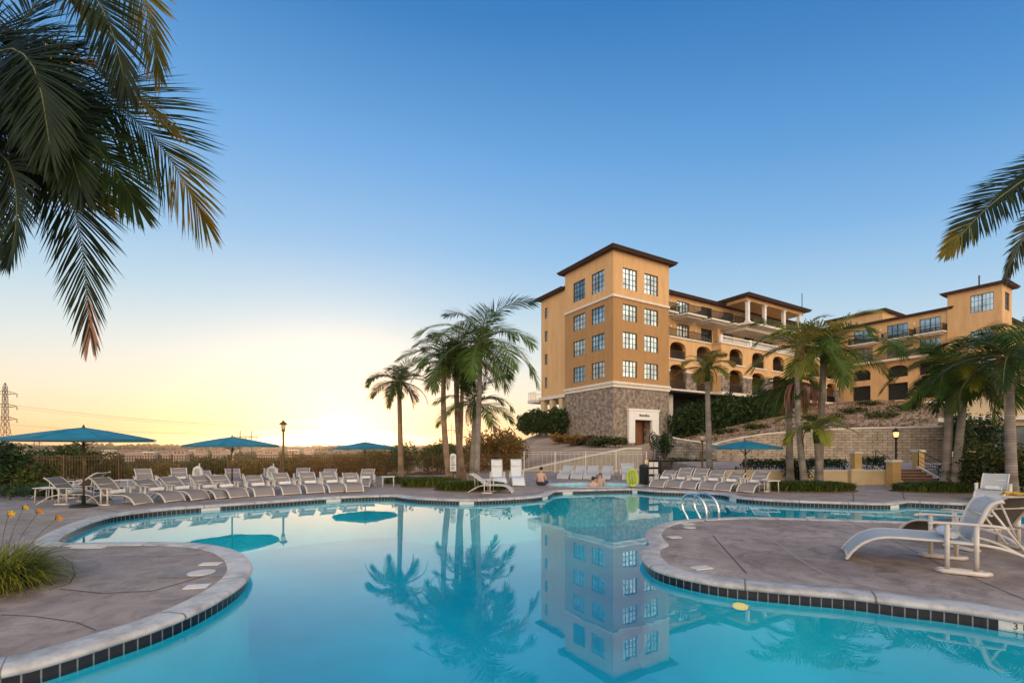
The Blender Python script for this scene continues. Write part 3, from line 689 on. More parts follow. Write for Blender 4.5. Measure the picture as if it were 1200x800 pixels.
fence('metal_fence', [(9.9,20.6,.65),(14.7,20.6,.65)], .75, M['dark_metal'], 'black picket fence on the cream wall behind the teal umbrella', r=.009)
fence('metal_fence', [(15.35,20.6,.65),(16.5,20.6,.65)], .75, M['dark_metal'], 'short black fence panel between two ochre pillars', r=.009)
fence('metal_fence', [(19.4,22.4,.62),(28,22.4,.62)], .8, M['dark_metal'], 'black fence on the terrace right of the garden stairs', r=.009)
# ------------------------------------------------------------------ hotel
ang30 = radians(30.8)
hotel = empty('hotel_building', (P0.x, P0.y, 0), ang30, 'large ochre stucco hotel with stone-clad tower, arcades and balconies on the slope', 'hotel')
class Face:
    """front: the facade looks along -y at y=c ; left: it looks along -x at x=c"""
    def __init__(s, kind, c): s.k = kind; s.c = c
    def p(s, u, d, z): return (u, s.c-d, z) if s.k == 'front' else (s.c-d, u, z)
    def box(s, mb, u0, u1, d0, d1, z0, z1, mi=None):
        a = s.p(u0, d0, z0); b = s.p(u1, d1, z1)
        mb.box(a[0], b[0], a[1], b[1], z0, z1, mi)
def wall_holes(mb, fc, u0, u1, z0, z1, holes, rev=.18, mi=None):
    us = sorted({u0, u1, *[h[0] for h in holes], *[h[1] for h in holes]}); zs = sorted({z0, z1, *[h[2] for h in holes], *[h[3] for h in holes]})
    for a, b in zip(us, us[1:]):
        for c, d in zip(zs, zs[1:]):
            cu, cz = (a+b)/2, (c+d)/2
            if any(h[0] < cu < h[1] and h[2] < cz < h[3] for h in holes): continue
            mb.add([fc.p(a,0,c), fc.p(b,0,c), fc.p(b,0,d), fc.p(a,0,d)], [(0,1,2,3)], mi)
    for h in holes:
        a, b, c, d = h[:4]
        for (q, r_) in (((a,c),(a,d)), ((b,c),(b,d)), ((a,c),(b,c)), ((a,d),(b,d))):
            mb.add([fc.p(q[0],0,q[1]), fc.p(r_[0],0,r_[1]), fc.p(r_[0],-rev,r_[1]), fc.p(q[0],-rev,q[1])], [(0,1,2,3)], mi)
def arch_fill(mb, fc, a, b, zs, zt, rise, rev, mi=None, n=12):
    pr = None
    for i in range(n+1):
        u = a+(b-a)*i/n; t = 2*i/n-1; z = zs+rise*sqrt(max(0, 1-t*t))
        if pr:
            mb.add([fc.p(pr[0],0,pr[1]), fc.p(u,0,z), fc.p(u,0,zt), fc.p(pr[0],0,zt)], [(0,1,2,3)], mi)
            mb.add([fc.p(pr[0],0,pr[1]), fc.p(u,0,z), fc.p(u,-rev,z), fc.p(pr[0],-rev,pr[1])], [(0,1,2,3)], mi)
        pr = (u, z)
wr = random.Random(15)
def winrand(m): return wr.choice(('glass','glass','glass_curtain','glass_deep')) if m == 'glass' else m
def window(fc, u0, u1, z0, z1, d=-.12, nx=2, nz=3, sub=2, m='glass', name='window'):
    """frame with thick mullions between nx leaves, each with thin glazing bars"""
    b = MB(); t = .06
    fc.box(b,u0,u1,d-.05,d+.03,z0,z0+t); fc.box(b,u0,u1,d-.05,d+.03,z1-t,z1)
    fc.box(b,u0,u0+t,d-.05,d+.028,z0+t,z1-t); fc.box(b,u1-t,u1,d-.05,d+.028,z0+t,z1-t)
    w_ = (u1-u0)/nx
    for i in range(1, nx): fc.box(b,u0+w_*i-.055,u0+w_*i+.055,d-.05,d+.025,z0+t,z1-t)
    for i in range(nx):
        for j in range(1, sub): u = u0+w_*i+w_*j/sub; fc.box(b,u-.018,u+.018,d-.04,d+.018,z0+t,z1-t)
    for j in range(1, nz): z = z0+(z1-z0)*j/nz; fc.box(b,u0+t,u1-t,d-.04,d+.015,z-.018,z+.018)
    f = b.build(name, M['frame_dark'], hotel)
    m = winrand(m); g = MB(); g.add([fc.p(u0,d-.03,z0), fc.p(u1,d-.03,z0), fc.p(u1,d-.03,z1), fc.p(u0,d-.03,z1)], [(0,1,2,3)]); g.build('pane', M[m], f)
    return f
def roof(x0, x1, y0, y1, z, over=.8, rise=1.0, name='roof'):
    over *= .85; b = MB(); X0, X1, Y0, Y1 = x0-over, x1+over, y0-over, y1+over
    b.box(X0+.12, X1-.12, Y0+.12, Y1-.12, z, z+.16)
    b.box(X0, X1, Y0, Y1, z+.162, z+.28)
    w_, d_ = X1-X0, Y1-Y0; ins = min(w_, d_)/2
    zt = z+.28; q = .14
    if w_ > d_: rg = [(X0+ins, (Y0+Y1)/2, zt+rise), (X1-ins, (Y0+Y1)/2, zt+rise)]
    else: rg = [((X0+X1)/2, Y0+ins, zt+rise), ((X0+X1)/2, Y1-ins-.01, zt+rise)]
    vs = [(X0-.05,Y0-.05,zt),(X1+.05,Y0-.05,zt),(X1+.05,Y1+.05,zt),(X0-.05,Y1+.05,zt)]+rg
    b.add(vs, [(0,1,5,4),(1,2,5),(2,3,4,5),(3,0,4)] if w_ > d_ else [(0,1,4),(1,2,5,4),(2,3,5),(3,0,4,5)])
    return b.build(name, M['roof'], hotel)
def railing(fc, u0, u1, d0, d1, z, h=1.0, parent=None, ends=True):
    b = MB()
    def run(a, c):
        L_ = math.dist(a, c); n = max(2, int(L_/.14))
        for zz in (z+h, z+.08): b.tube([(a[0],a[1],zz),(c[0],c[1],zz)], .034, 4)
        for i in range(n+1):
            x = a[0]+(c[0]-a[0])*i/n; y = a[1]+(c[1]-a[1])*i/n; b.box(x-.019,x+.019,y-.019,y+.019,z+.05,z+h)
    A = fc.p(u0,d1,0)[:2]; B = fc.p(u1,d1,0)[:2]; run(A, B)
    if ends: run(fc.p(u0,d0,0)[:2], A); run(B, fc.p(u1,d0,0)[:2])
    return b.build('railing', M['dark_metal'], parent or hotel)
def balcony(fc, u0, u1, z, dep=1.5, inset=.45):
    b = MB()
    pts = [fc.p(u0,0,0), fc.p(u0+inset,dep,0), fc.p(u1-inset,dep,0), fc.p(u1,0,0)]
    b.prism([(p[0],p[1]) for p in pts], z-.22, z); pts2 = [fc.p(u0+.25,0,0), fc.p(u0+inset+.35,dep-.4,0), fc.p(u1-inset-.35,dep-.4,0), fc.p(u1-.25,0,0)]
    b.prism([(p[0],p[1]) for p in pts2], z-.42, z-.222)
    s = b.build('balcony', M['cream'], hotel); r_ = MB()
    cs = [fc.p(u0+.05,0,0), fc.p(u0+inset+.03,dep-.06,0), fc.p(u1-inset-.03,dep-.06,0), fc.p(u1-.05,0,0)]
    for a, c in zip(cs, cs[1:]):
        L_ = math.dist(a, c); n = max(2, int(L_/.13))
        for zz in (z+1.0, z+.1): r_.tube([(a[0],a[1],zz),(c[0],c[1],zz)], .035, 4)
        for i in range(n+1):
            x = a[0]+(c[0]-a[0])*i/n; y = a[1]+(c[1]-a[1])*i/n; r_.box(x-.02,x+.02,y-.02,y+.02,z,z+1.0)
    r_.build('railing', M['dark_metal'], s)
    return s
# --- stone and stucco tower
TW, TD = 8.7, 8.5
ff = Face('front', 0); fl = Face('left', 0)
rows = [(9.4,11.2),(12.5,14.3),(15.55,17.35)]; top = (19.0,21.3); cols = [(1.4,3.55),(4.7,6.9)]
lo_ = MB(); up = MB()
hl = [(a,b_,c,d) for (a,b_) in cols for (c,d) in rows]; hu = [(a,b_,*top) for (a,b_) in cols]
for fc, W in ((ff, TW), (fl, TD)):
    wall_holes(lo_, fc, 0, W, 8.8, 18.0, hl); wall_holes(up, fc, 0, W, 18.0, 22.9, hu)
up.box(.02, TW, TD-.2, TD, 18, 22.9); up.box(TW-.2, TW, .02, TD-.2, 18, 22.9); up.box(.2,TW-.2,.2,TD-.2,22.7,22.88)
lo_.box(.02, TW, TD-.2, TD, 8.8, 18); lo_.box(TW-.2, TW, .02, TD-.2, 8.8, 18)
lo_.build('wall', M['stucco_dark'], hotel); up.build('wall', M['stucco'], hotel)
for fc in (ff, fl):
    for (a, b_) in cols:
        for (c, d) in rows: window(fc, a, b_, c, d)
        window(fc, a, b_, *top, nz=4)
st = MB()
wall_holes(st, ff, 0, TW, .2, 8.2, [(2.95,5.6,.2,4.75)], rev=1.2); wall_holes(st, fl, 0, TD, .2, 8.2, [])
st.box(TW-.3, TW, .02, TD, .2, 8.2)
st.build('stone_base', M['stone'], hotel)
for z0, z1, o in ((8.2,8.42,.12),(8.55,8.8,.22),(17.9,18.15,.12),(8.42,8.55,.05)):
    b = MB(); b.box(-o, TW+o*.5, -o, 0 if False else .02, z0, z1); b.box(-o, .02, .021, TD+.02, z0, z1); b.build('band', M['cream'], hotel)
b = MB()
for i in range(22): b.box(.05+i*.4, .25+i*.4, -.14, -.05, 8.42, 8.55)
for i in range(21): b.box(-.14, -.05, .25+i*.4, .45+i*.4, 8.42, 8.55)
b.build('dentils', M['cream'], hotel)
roof(0, TW, 0, TD, 22.9, .85, 1.1)
# entrance
b = MB(); b.box(2.05,2.95,-.3,-.01,2.2,4.75); b.box(5.6,6.7,-.3,-.01,2.2,4.75); b.box(2.05,6.7,-.3,-.01,4.752,5.75); b.box(1.95,6.8,-.36,-.02,5.752,5.95)
b.build('door_surround', M['white'], hotel)
b = MB(); b.box(2.0,2.95,-.28,-.01,.2,2.195); b.box(5.6,6.72,-.28,-.01,.2,2.195); b.build('door_plinth', M['stone'], hotel)
b = MB(); b.box(2.95,5.6,1.0,1.1,.2,4.75)
d_ = b.build('door', M['wood'], hotel)
b = MB()
for x in (3.0,4.22,5.45): b.box(x,x+.12,.93,.999,.4,4.6)
b.build('door_frame', M['frame_dark'], d_)
b = MB(); x = 3.6
for i, wd in enumerate((.14,.1,.12,.09,.11,.08,.13,.1,.12,.1)):
    b.box(x, x+wd, -.315, -.301, 5.12, 5.12+(.3 if i in (0,6) else .2)); x += wd+.05
b.build('sign_lettering', M['drk'], hotel)
# --- left block on columns
bl = Face('left', .25); b = MB()
wl = [(12.6,13.25,z,z+1.4) for z in (9.5,12.55,15.6,18.6)]
wall_holes(b, bl, TD, 14.0, 8.3, 21.2, wl); b.box(.25,9,13.9,14.0,8.3,21.2); b.box(.27,9,TD,14,8.3,8.5)
b.build('wall', M['stucco'], hotel)
for h in wl: window(bl, *h, nx=1, nz=3, sub=2)
b = MB(); b.box(-.05,9.2,TD+.02,14.3,7.9,8.29); b.build('floor_slab', M['cream'], hotel)
roof(.25, 9, TD+.9, 14.0, 21.2, .8, .8); roof(2.2, 9, TD+1.5, 12.4, 22.2, .7, .8)
b = MB(); b.box(2.2,9,TD+1.5,12.4,21.7,22.2); b.build('wall', M['stucco'], hotel)
for y in (9.6, 11.6, 13.6):
    b = MB(); b.box(.1,.75,y-.35,y+.35,1.5,7.9); b.build('column', M['cream_wall'], hotel)
    b = MB(); b.box(7.1,7.75,y-.35,y+.35,1.5,7.9); b.build('column', M['cream_wall'], hotel)
s = MB(); s.box(-.4,4,14.32,16.4,7.7,8.1); s = s.build('terrace_slab', M['cream'], hotel); rb = MB()
for x in [i*.2-.35 for i in range(21)]: rb.box(x,x+.03,16.3,16.33,8.1,9.1)
for y in [14.4+i*.2 for i in range(10)]: rb.box(-.35,-.32,y,y+.03,8.1,9.1)
rb.box(-.36,4,16.29,16.34,9.1,9.15); rb.box(-.36,-.31,14.4,16.3,9.1,9.15); rb.build('railing', M['cream'], s)
# --- right wing arcades
YA, YS = 1.5, 3.0         # left arcade face, upper storeys' face
arL = Face('front', YA); arR = Face('front', .3); fu = Face('front', YS)
cen = [12.1+4.95*i for i in range(8)]
def arcade(fc, u0, u1, cs, name='arcade_wall'):
    b = MB(); h2 = [(c-1.45,c+1.45,12.6,14.75) for c in cs]
    wall_holes(b, fc, u0, u1, 12.35, 15.1, h2, rev=.5)
    for c in cs: arch_fill(b, fc, c-1.45, c+1.45, 13.95, 14.75, .75, .5)
    arch1 = [c for c in cs if c < 15]
    h1 = [(c-1.5,c+1.5,8.9,12.0) for c in cs]
    wall_holes(b, fc, u0, u1, 11.2, 12.35, [(c-1.5,c+1.5,11.2,12.0) for c in cs], rev=.5)
    for c in cs: arch_fill(b, fc, c-1.5, c+1.5, 11.3, 12.0, .62, .5)
    b.build(name, M['stucco'], hotel)
    edges = [u0]+[e for c in cs for e in (c-1.5, c+1.5)]+[u1]
    for a, c in zip(edges[::2], edges[1::2]):
        if c-a < .05: continue
        s = MB(); k = MB(); fc.box(s, a, c, -.5, .03, 8.9, 11.0); fc.box(k, a-.05, c+.05, -.52, .08, 11.002, 11.22)
        s = s.build('stone_pier', M['stone'], hotel); k.build('pier_cap', M['cream'], s)
    l = MB(); fc.box(l, u0, u1+.15, -1.5, .12, 8.5, 8.895); l.build('floor_band', M['cream'], hotel)
    l = MB()
    for c in cs: fc.box(l, c-1.9, c+1.9, -.3, .12, 12.4, 12.58)
    l.build('arch_sill', M['cream'], hotel)
    for c in cs:
        r_ = MB()
        for z in (12.6, 8.9):
            n = 22
            for i in range(n+1): u = c-1.42+2.84*i/n; fc.box(r_, u-.02, u+.02, -.21, -.17, z, z+1.0)
            fc.box(r_, c-1.45, c+1.45, -.21, -.17, z+1.0, z+1.04)
        r_.build('railing', M['dark_metal'], hotel)
        window(Face('front', fc.c+2.2), c-1.1, c+.7, 12.62, 14.5, d=.06, nx=2, nz=1, sub=1, m='glass_dark', name='sliding_door')
        window(Face('front', fc.c+2.2), c-1.1, c+.7, 8.92, 11.1, d=.06, nx=2, nz=1, sub=1, m='glass_dark', name='sliding_door')
    # loggia behind
    g = MB(); g.box(u0, u1, fc.c+2.2, fc.c+2.3, 8.9, 15.0)
    for z in (12.3,): g.box(u0, u1, fc.c+.52, fc.c+2.2, z, z+.25)
    for a, c in zip(edges[::2], edges[1::2]):
        m_ = (a+c)/2; g.box(m_-.15, m_+.15, fc.c+.52, fc.c+2.19, 8.9, 12.29); g.box(m_-.15, m_+.15, fc.c+.52, fc.c+2.19, 12.56, 15.0)
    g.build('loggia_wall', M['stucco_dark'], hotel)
arcade(arL, TW, 18.8, cen[:2]); arcade(arR, 18.8, 49.5, cen[2:])
b = MB(); b.box(18.8-.001,18.95,.31,YA+.6,8.9,15.1); b.build('return_wall', M['stucco'], hotel)
# terraces on top of the arcades
b = MB(); b.box(TW,18.8,YA-.12,YS,15.1,15.3); b.box(18.8-.12,49.5,.3-.12,YS,15.102,15.3); b.build('terrace_slab', M['cream'], hotel)
railing(arL, TW, 18.2, 0, -.05, 15.3, 1.0, ends=False)
bb = MB()
for i in range(int((44-18.9)/.28)):
    u = 18.95+i*.28; bb.lathe([(.05,0),(.085,.2),(.05,.42),(.04,.5),(.06,.62)], (u,.42,15.36), 6)
bb.box(18.7,44,.28,.56,15.302,15.37); bb.box(18.7,44,.26,.58,15.98,16.12)
for u in (18.7,25,31.2,37.5,43.7): bb.box(u-.05,u+.35,.24,.6,15.303,16.2)
bb.build('balustrade', M['white'], hotel)
b = MB(); b.box(18.4,18.85,.5,1.2,15.302,16.9); b.box(18.35,18.9,.45,1.25,16.902,17.0); b.build('chimney_pier', M['stucco_dark'], hotel)
# upper two storeys
wc = [(9.2,10.6)]+[(c-1.15, c+1.15) for c in (14.9,19.6,24.3,29.1,33.9,38.7,43.5,48.3)]
ho = [(a,c,15.32,17.6) for a, c in wc]+[(a,c,18.32,20.5) for a, c in wc]
b = MB(); wall_holes(b, fu, TW-.3, 52.3, 15.3, 21.0, ho); b.box(TW,52.3,YS+12,YS+12.2,8,21)
b.build('wall', M['stucco'], hotel)
for h in ho: window(fu, *h, nx=2, nz=3, sub=2, m='glass' if (int(h[0])%3) else 'glass_dark', name='sliding_door')
for c in (10.2,14.9,19.6,24.3): balcony(fu, c-2.3 if c > 11 else 8.75, c+2.0, 18.3, 2.3 if c > 11 else 1.8, .3)
for c in (43.5,48.3): balcony(fu, c-1.9, c+1.9, 18.3, 1.6, .3)
for c in (12.4, 17.2, 22.0):
    for z in (16.9, 19.9):
        b = MB(); b.box(c-.1,c+.1,YS-.16,YS-.01,z,z+.3); b.build('wall_lamp', M['lamp_glass'], hotel)
roof(TW-.3, 53, YS, YS+12, 21.0, .85, .9)
# covered top terrace
bx0, bx1, by = 23.0, 36.6, -.3
b = MB()
b.prism([(bx0-.3,YS-.02),(bx0+.3,by-.5),(bx1+.4,by-.5),(bx1+1.2,YS-.02)], 18.02, 18.3)
b.prism([(bx0+.4,YS-.02),(bx0+1.0,by+.5),(bx1-.4,by+.5),(bx1,YS-.02)], 17.5, 18.018)
t_ = b.build('covered_terrace', M['cream'], hotel)
for u in (23.5, 27.3, 32.0, 36.0):
    b = MB(); b.box(u-.27,u+.27,by-.3,by+.24,18.302,18.5); b.box(u-.2,u+.2,by-.23,by+.17,18.502,20.9); b.box(u-.27,u+.27,by-.3,by+.24,20.902,21.05); b.build('column', M['white'], hotel)
railing(Face('front', by), 23.4, 36.2, -3.2, .05, 18.3)
b = MB(); b.box(22.9,36.8,by-.25,YS-.03,21.06,21.5); b.build('soffit_beam', M['stucco'], hotel)
roof(22.9, 36.8, by-.3, YS+2, 21.5, .9, .9)
b = MB(); b.tube([(37.3,by+.2,21.5),(37.3,by+.2,24.5)], .06, 6); b.build('mast', M['galv'], hotel)
# rooftop plant
b = MB(); b.box(41,43.5,6,8,21.3,23.0); b.box(45,46,6,7,21.3,22.8); b.build('rooftop_unit', M['galv'], hotel)
# undercroft of the right wing
b = MB(); b.box(TW+.02,50,4.2,4.4,1,8.5); b.box(TW+.02,50,.35,4.2,8.3,8.495); b.build('undercroft_wall', M['drk'], hotel)  # shade of the recess put into the near-black wall and ceiling colour
for u in (11.3, 22, 33):
    b = MB(); b.box(u-.35,u+.35,1.9,2.6,2,8.3); b.build('column', M['cream'], hotel)
# --- far wing coming forward
XB = 52.3; fb = Face('left', XB)
hb = []
for y0, y1 in ((-3.1,-.5),(-7.6,-5.0),(-11.4,-9.0)):
    hb += [(y0,y1,18.35,20.6),(y0,y1,15.35,17.6)]
def ub(y0, y1): return (-(y1), -(y0))
b = MB(); wall_holes(b, fb, -12.2, YS, 14.9, 21.3, [(h[0],h[1],h[2],h[3]) for h in hb])
ab = [-1.5, -6.3, -10.2]
wall_holes(b, fb, -12.2, YS, 8.5, 14.9, [(c-1.3,c+1.3,12.5,14.4) for c in ab]+[(c-1.3,c+1.3,9,11.6) for c in ab], rev=.5)
for c in ab: arch_fill(b, fb, c-1.3, c+1.3, 13.6, 14.4, .7, .5); 
b.build('wall', M['stucco'], hotel)
b = MB(); b.box(XB+.5,XB+.7,-12,YS,8.5,14.9); b.build('loggia_wall', M['drk'], hotel)  # near-black sheet close behind the arches, standing in for the loggia's shade
for i, h in enumerate(hb): window(fb, *h, nx=2, nz=3, sub=2, m='glass', name='sliding_door')
for y0, y1 in ((-3.1,-.5),(-7.6,-5.0),(-11.4,-9.0)): balcony(fb, y0-.8, y1+.5, 18.3, 1.3, .2)
b = MB(); b.box(XB-1.1,XB-.01,-12.2,YS-.1,14.95,15.28); b.build('terrace_slab', M['cream'], hotel)
railing(fb, -12.1, YS-.3, 0, 1.0, 15.28, 1.0, ends=False)
for y in (-4.2,-8.4):
    for z in (16.9, 20.0):
        b = MB(); b.box(XB-.16,XB-.01,y-.1,y+.1,z,z+.3); b.build('wall_lamp', M['lamp_glass'], hotel)
roof(XB, XB+10, -12.2, YS+12, 21.3, .75, .8)
b = MB(); b.box(56,64,-3.0,5,21.4,24.0); b.build('wall', M['stucco'], hotel); roof(56,64,-3,5,24.0,.7,.6)
# end tower
fbt = Face('left', XB-.25); b = MB()
tw2 = [(-16.9,-14.6,20.1,22.5),(-16.9,-14.6,15.5,17.6),(-16.9,-14.6,11.5,13.6)]
wall_holes(b, fbt, -17.7, -12.2, 5, 23.3, tw2); fft = Face('front', -17.7)
wall_holes(b, fft, XB-.25, 56.2, 5, 23.3, [(53.3,55.2,20.1,22.5)]); b.box(56.0,56.2,-17.69,-12.2,5,23.3); b.box(XB-.2,56,-12.4,-12.2,5,23.3)
b.build('wall', M['stucco'], hotel)
for h in tw2: window(fbt, *h, nx=2, nz=3, sub=3)
window(fft, 53.3,55.2,20.1,22.5, nx=2, nz=4, sub=2)
roof(XB-.25,56.2,-17.7,-12.2,23.3,.8,.7)
b = MB(); b.tube([(54,-15,23.8),(54,-15,25.6)], .09, 6); b.build('vent_pipe', M['galv'], hotel)
fc2 = Face('front', -15.2); b = MB(); h3 = [(57.5+i*4.2,60+i*4.2,z,z+2.2) for i in range(4) for z in (17.7,14.4,11)]
wall_holes(b, fc2, 56.2, 76, 5, 20.9, h3); b.build('wall', M['stucco'], hotel)
for h in h3: window(fc2, *h, nx=2, nz=3, sub=2)
roof(56.2,76,-15.2,-6,20.9,.7,.7)

# ------------------------------------------------------------------ low pavilion at the right edge
pv = empty('garden_pavilion', (29.6, 29.4, TZ), radians(-42), 'low cream pavilion with dark glazed doors behind the right palms', 'pavilion')
b = MB(); fp = Face('front', 0)
wall_holes(b, fp, -1.5, 12, -.1, 4.6, [(-.2,2.1,.1,2.35),(2.8,5.1,.1,2.35),(5.8,8,.1,2.35)], rev=.3); b.box(-1.5,-1.3,.01,6,-.1,4.6); b.build('wall', M['cream_wall'], pv)
hotel_, hotel = hotel, pv
for a in (-.2,2.8,5.8): window(fp, a, a+2.3 if a < 5 else 8, .1, 2.35, d=-.2, nx=2, nz=1, sub=1, m='glass_dark', name='glazed_door')
b = MB(); b.box(-2.0,12.4,-.5,6,2.7,2.95); b.build('ledge', M['cream'], pv)
b = MB(); b.box(-1.9,12.3,-.4,6.2,4.602,4.85); b.build('roof_edge', M['cream'], pv)
hotel = hotel_
# ------------------------------------------------------------------ palms
def frond(mb, pts, W, n, nh, r, mi=0, lw=.03, droop=.5, sweep_=.55, seg=2, rach=None, tipm=None, vee=.25, tth=.62):
    """pinnate leaf: rachis through pts, 2n leaflets of length W, nh = hint of the blade's normal"""
    path = smooth_path(pts, 6); k = len(path)
    mb.tube([path[i] for i in range(0, k, 2)]+[path[-1]], [lw*1.0*(1-.8*i/(k/2)) for i in range(len(range(0, k, 2)))]+[lw*.15], 4, mi=rach)
    for i in range(n):
        t = .08+.92*(i+.5)/n; f = t*(k-1); j = min(int(f), k-2); p = path[j].lerp(path[j+1], f-j)
        T = (path[j+1]-path[j]).normalized(); N_ = (nh-T*nh.dot(T)); N_.normalize(); S = T.cross(N_)
        prof = min(1, .45+2.2*t) if t < .3 else (1-.62*((t-.3)/.7)**2.2)
        for s in (-1, 1):
            L_ = W*prof*r.uniform(.85, 1.1); a = sweep_+.25*t+.55*t**4+r.uniform(-.08, .08)
            d = (S*s*cos(a)+T*sin(a)+N_*(vee+r.uniform(-.12, .12))).normalized()
            q = p.copy(); wv = d.cross(N_).normalized(); vs = []; hw = lw*r.uniform(.8, 1.2)
            for m_ in range(seg+1):
                u = m_/seg; w_ = hw*(.55+.9*u)*(1-u)**.55 if u < 1 else .0
                if m_ == 0: w_ = hw*.4
                vs += [q+wv*w_, q-wv*w_]
                d = (d+Vector((0,0,-1))*droop/seg).normalized(); q = q+d*L_/seg
            fs = [(2*m_, 2*m_+1, 2*m_+3, 2*m_+2) for m_ in range(seg-1)]+[(2*seg-2, 2*seg-1, 2*seg)]
            mb.add(vs[:-1], fs, (tipm if tipm is not None and t > tth+.15*r.random() else mi))
PALMM = ['frond', 'frond_dark', 'frond_yellow', 'frond_gold', 'frond_dry', 'rachis']
NEARM = ['frond_near', 'frond_silhouette', 'frond_gold', 'frond_gold', 'frond_dry', 'rachis']
def palm(base, top, crownlen, nf, label, seed, r0=.16, r1=.11, group=None, mixm=(0,0,1,1), lf=None, n=26, trunk='trunk', W=.75, lean=0, emin=-.5, emax=1.35, lw=.028, ctrl=None, azr=None, booted=False, gr=True):
    r = random.Random(seed); base = Vector(base); top = Vector(top)
    e = empty('palm_tree', base, 0, label, 'palm tree', group); t0 = top-base
    b = MB(); ctl = ctrl or Vector((0,0,0)); pts = []; rad = []
    for i in range(13):
        u = i/12; q = t0*u+ctl*(u*(1-u)*4); pts.append(q); rad.append(lerp(r0, r1, u)*(1.35 if i == 0 else 1.12 if i == 1 else 1)*(1+.03*r.uniform(-1,1)))
    b.tube(pts, rad, 12); tr = b.build('trunk', M[trunk], e)
    d = (pts[-1]-pts[-2]).normalized(); c = MB()
    if gr: c.tube([t0, t0+d*.35, t0+d*.75], [r1*1.15, r1*1.25, r1*.5], 10, mi=0)     # green crownshaft
    o = t0+d*(.6 if gr else .1)
    for i in range(nf):
        az = 2*pi*(i*.382)+r.uniform(-.25,.25); 
        if azr: az = r.uniform(*azr)
        el = lerp(emax, emin, (i/nf)**.85)+r.uniform(-.12,.12); L_ = crownlen*r.uniform(.85,1.1)*(1 if el > -.2 else .85)
        h = Vector((cos(az), sin(az), 0)); q = o+h*.05; P_ = [q]; a = el; st = 5
        for s in range(st):
            P_.append(P_[-1]+(h*cos(a)+Vector((0,0,1))*sin(a))*L_/st); a -= r.uniform(.14,.27)+(.13 if el > .3 else .05)
        nh = Vector((-h.x*sin(el), -h.y*sin(el), max(.2, cos(el))))+Vector((r.uniform(-.25,.25), r.uniform(-.25,.25), 0))
        frond(c, P_, crownlen*W*.48, int(n*1.45), nh, r, mi=r.choice(mixm), lw=lw, droop=.38, rach=5, vee=.16)
    for i in range(3):      # dead fronds hanging below the crown
        az = r.uniform(0, 2*pi); h = Vector((cos(az), sin(az), 0)); L_ = crownlen*r.uniform(.35,.6)
        frond(c, [o+h*.05, o+h*.28+Vector((0,0,-.05)), o+h*.40+Vector((0,0,-L_*.55)), o+h*.38+Vector((0,0,-L_))], crownlen*.16, n//2, Vector((h.x, h.y, .2)), r, mi=r.choice((3,4)), lw=lw, droop=.8, rach=5)
    c.build('crown', [M[x] for x in PALMM], e)
    return e
def pt(px, py, Y, z=None):
    p = at(px, py, Y); return p if z is None else Vector((p.x, p.y, z))
G1 = 'palm trees by the sunset side of the pool'
palm(pt(470,0,23.0,0), pt(468,462,23.0), 1.9, 17, 'lone palm with a warm brown trunk, leftmost of the poolside cluster', 1, .15,.11, G1, (0,1,1,0), trunk='trunk_warm', n=26, emin=-.6)
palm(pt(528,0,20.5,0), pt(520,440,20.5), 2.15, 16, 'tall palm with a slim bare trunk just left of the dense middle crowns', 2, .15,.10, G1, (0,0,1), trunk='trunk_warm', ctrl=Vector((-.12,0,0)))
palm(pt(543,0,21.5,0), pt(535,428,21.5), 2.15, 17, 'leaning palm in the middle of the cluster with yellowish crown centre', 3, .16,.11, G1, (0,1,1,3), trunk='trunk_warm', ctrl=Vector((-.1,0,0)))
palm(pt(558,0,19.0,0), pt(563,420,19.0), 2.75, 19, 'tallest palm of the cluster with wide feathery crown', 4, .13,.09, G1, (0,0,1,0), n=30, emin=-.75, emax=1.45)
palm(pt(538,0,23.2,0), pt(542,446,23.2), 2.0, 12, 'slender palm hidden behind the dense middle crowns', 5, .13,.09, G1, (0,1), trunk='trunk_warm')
palm(pt(552,0,20.8,0), pt(556,490,20.8), 2.1, 12, 'short palm whose arching fronds hang among the taller trunks', 6, .12,.09, G1, (0,1,0), emin=-.3)
G2 = 'palm trees by the garden wall'
palm(pt(832,0,21.4,0), pt(829,447,21.4), 1.35, 13, 'small yellow-green palm in front of the hotel arcades', 7, .15,.10, G2, (2,0,3,3), n=22, emin=-.3, emax=1.45, lw=.03)
palm(pt(926,0,19.8,0), pt(924,468,19.8), 1.7, 13, 'palm with a grey ringed trunk and drooping dark crown, left of its clump', 8, .15,.12, G2, (0,1,1,3), emin=-.7, emax=.9)
palm(pt(944,0,18.6,0), pt(935,424,18.6), 2.1, 11, 'leaning palm with yellow fronds reaching up left of the big green crown', 9, .13,.09, G2, (2,0,3), emin=-.3, emax=1.4, ctrl=Vector((-.12,0,0)))
p3 = palm(pt(959,0,18.8,0), pt(965,426,18.8), 2.6, 19, 'palm with the biggest bright green crown of the right garden clump', 10, .15,.11, G2, (0,2,2,0), n=30, emin=-.6, emax=1.2)
palm(pt(962,0,18.3,0), pt(957,519,18.3), 1.5, 8, 'low palm with bright yellow-green fronds amid the tall trunks', 11, .11,.09, G2, (2,2,0), emin=.0, emax=1.0, n=24)
palm(pt(1108,0,17.6,0), pt(1114,444,17.6), 2.35, 17, 'left one of the twin palms with dense dark crown by the stairs', 12, .155,.115, G2, (0,1,0,2), n=30, emin=-.8)
palm(pt(1118,0,17.3,0), pt(1130,458,17.3), 2.2, 15, 'right one of the twin palms by the stairs, trunk leaning slightly right', 13, .145,.11, G2, (0,1,2,0), n=30, emin=-.8)
palm(pt(1186,0,15.0,0), pt(1182,440,15.0), 2.2, 17, 'palm at the far right whose ringed trunk stands before the pavilion', 14, .155,.115, G2, (0,1,0,1,2), n=30, emin=-.8)
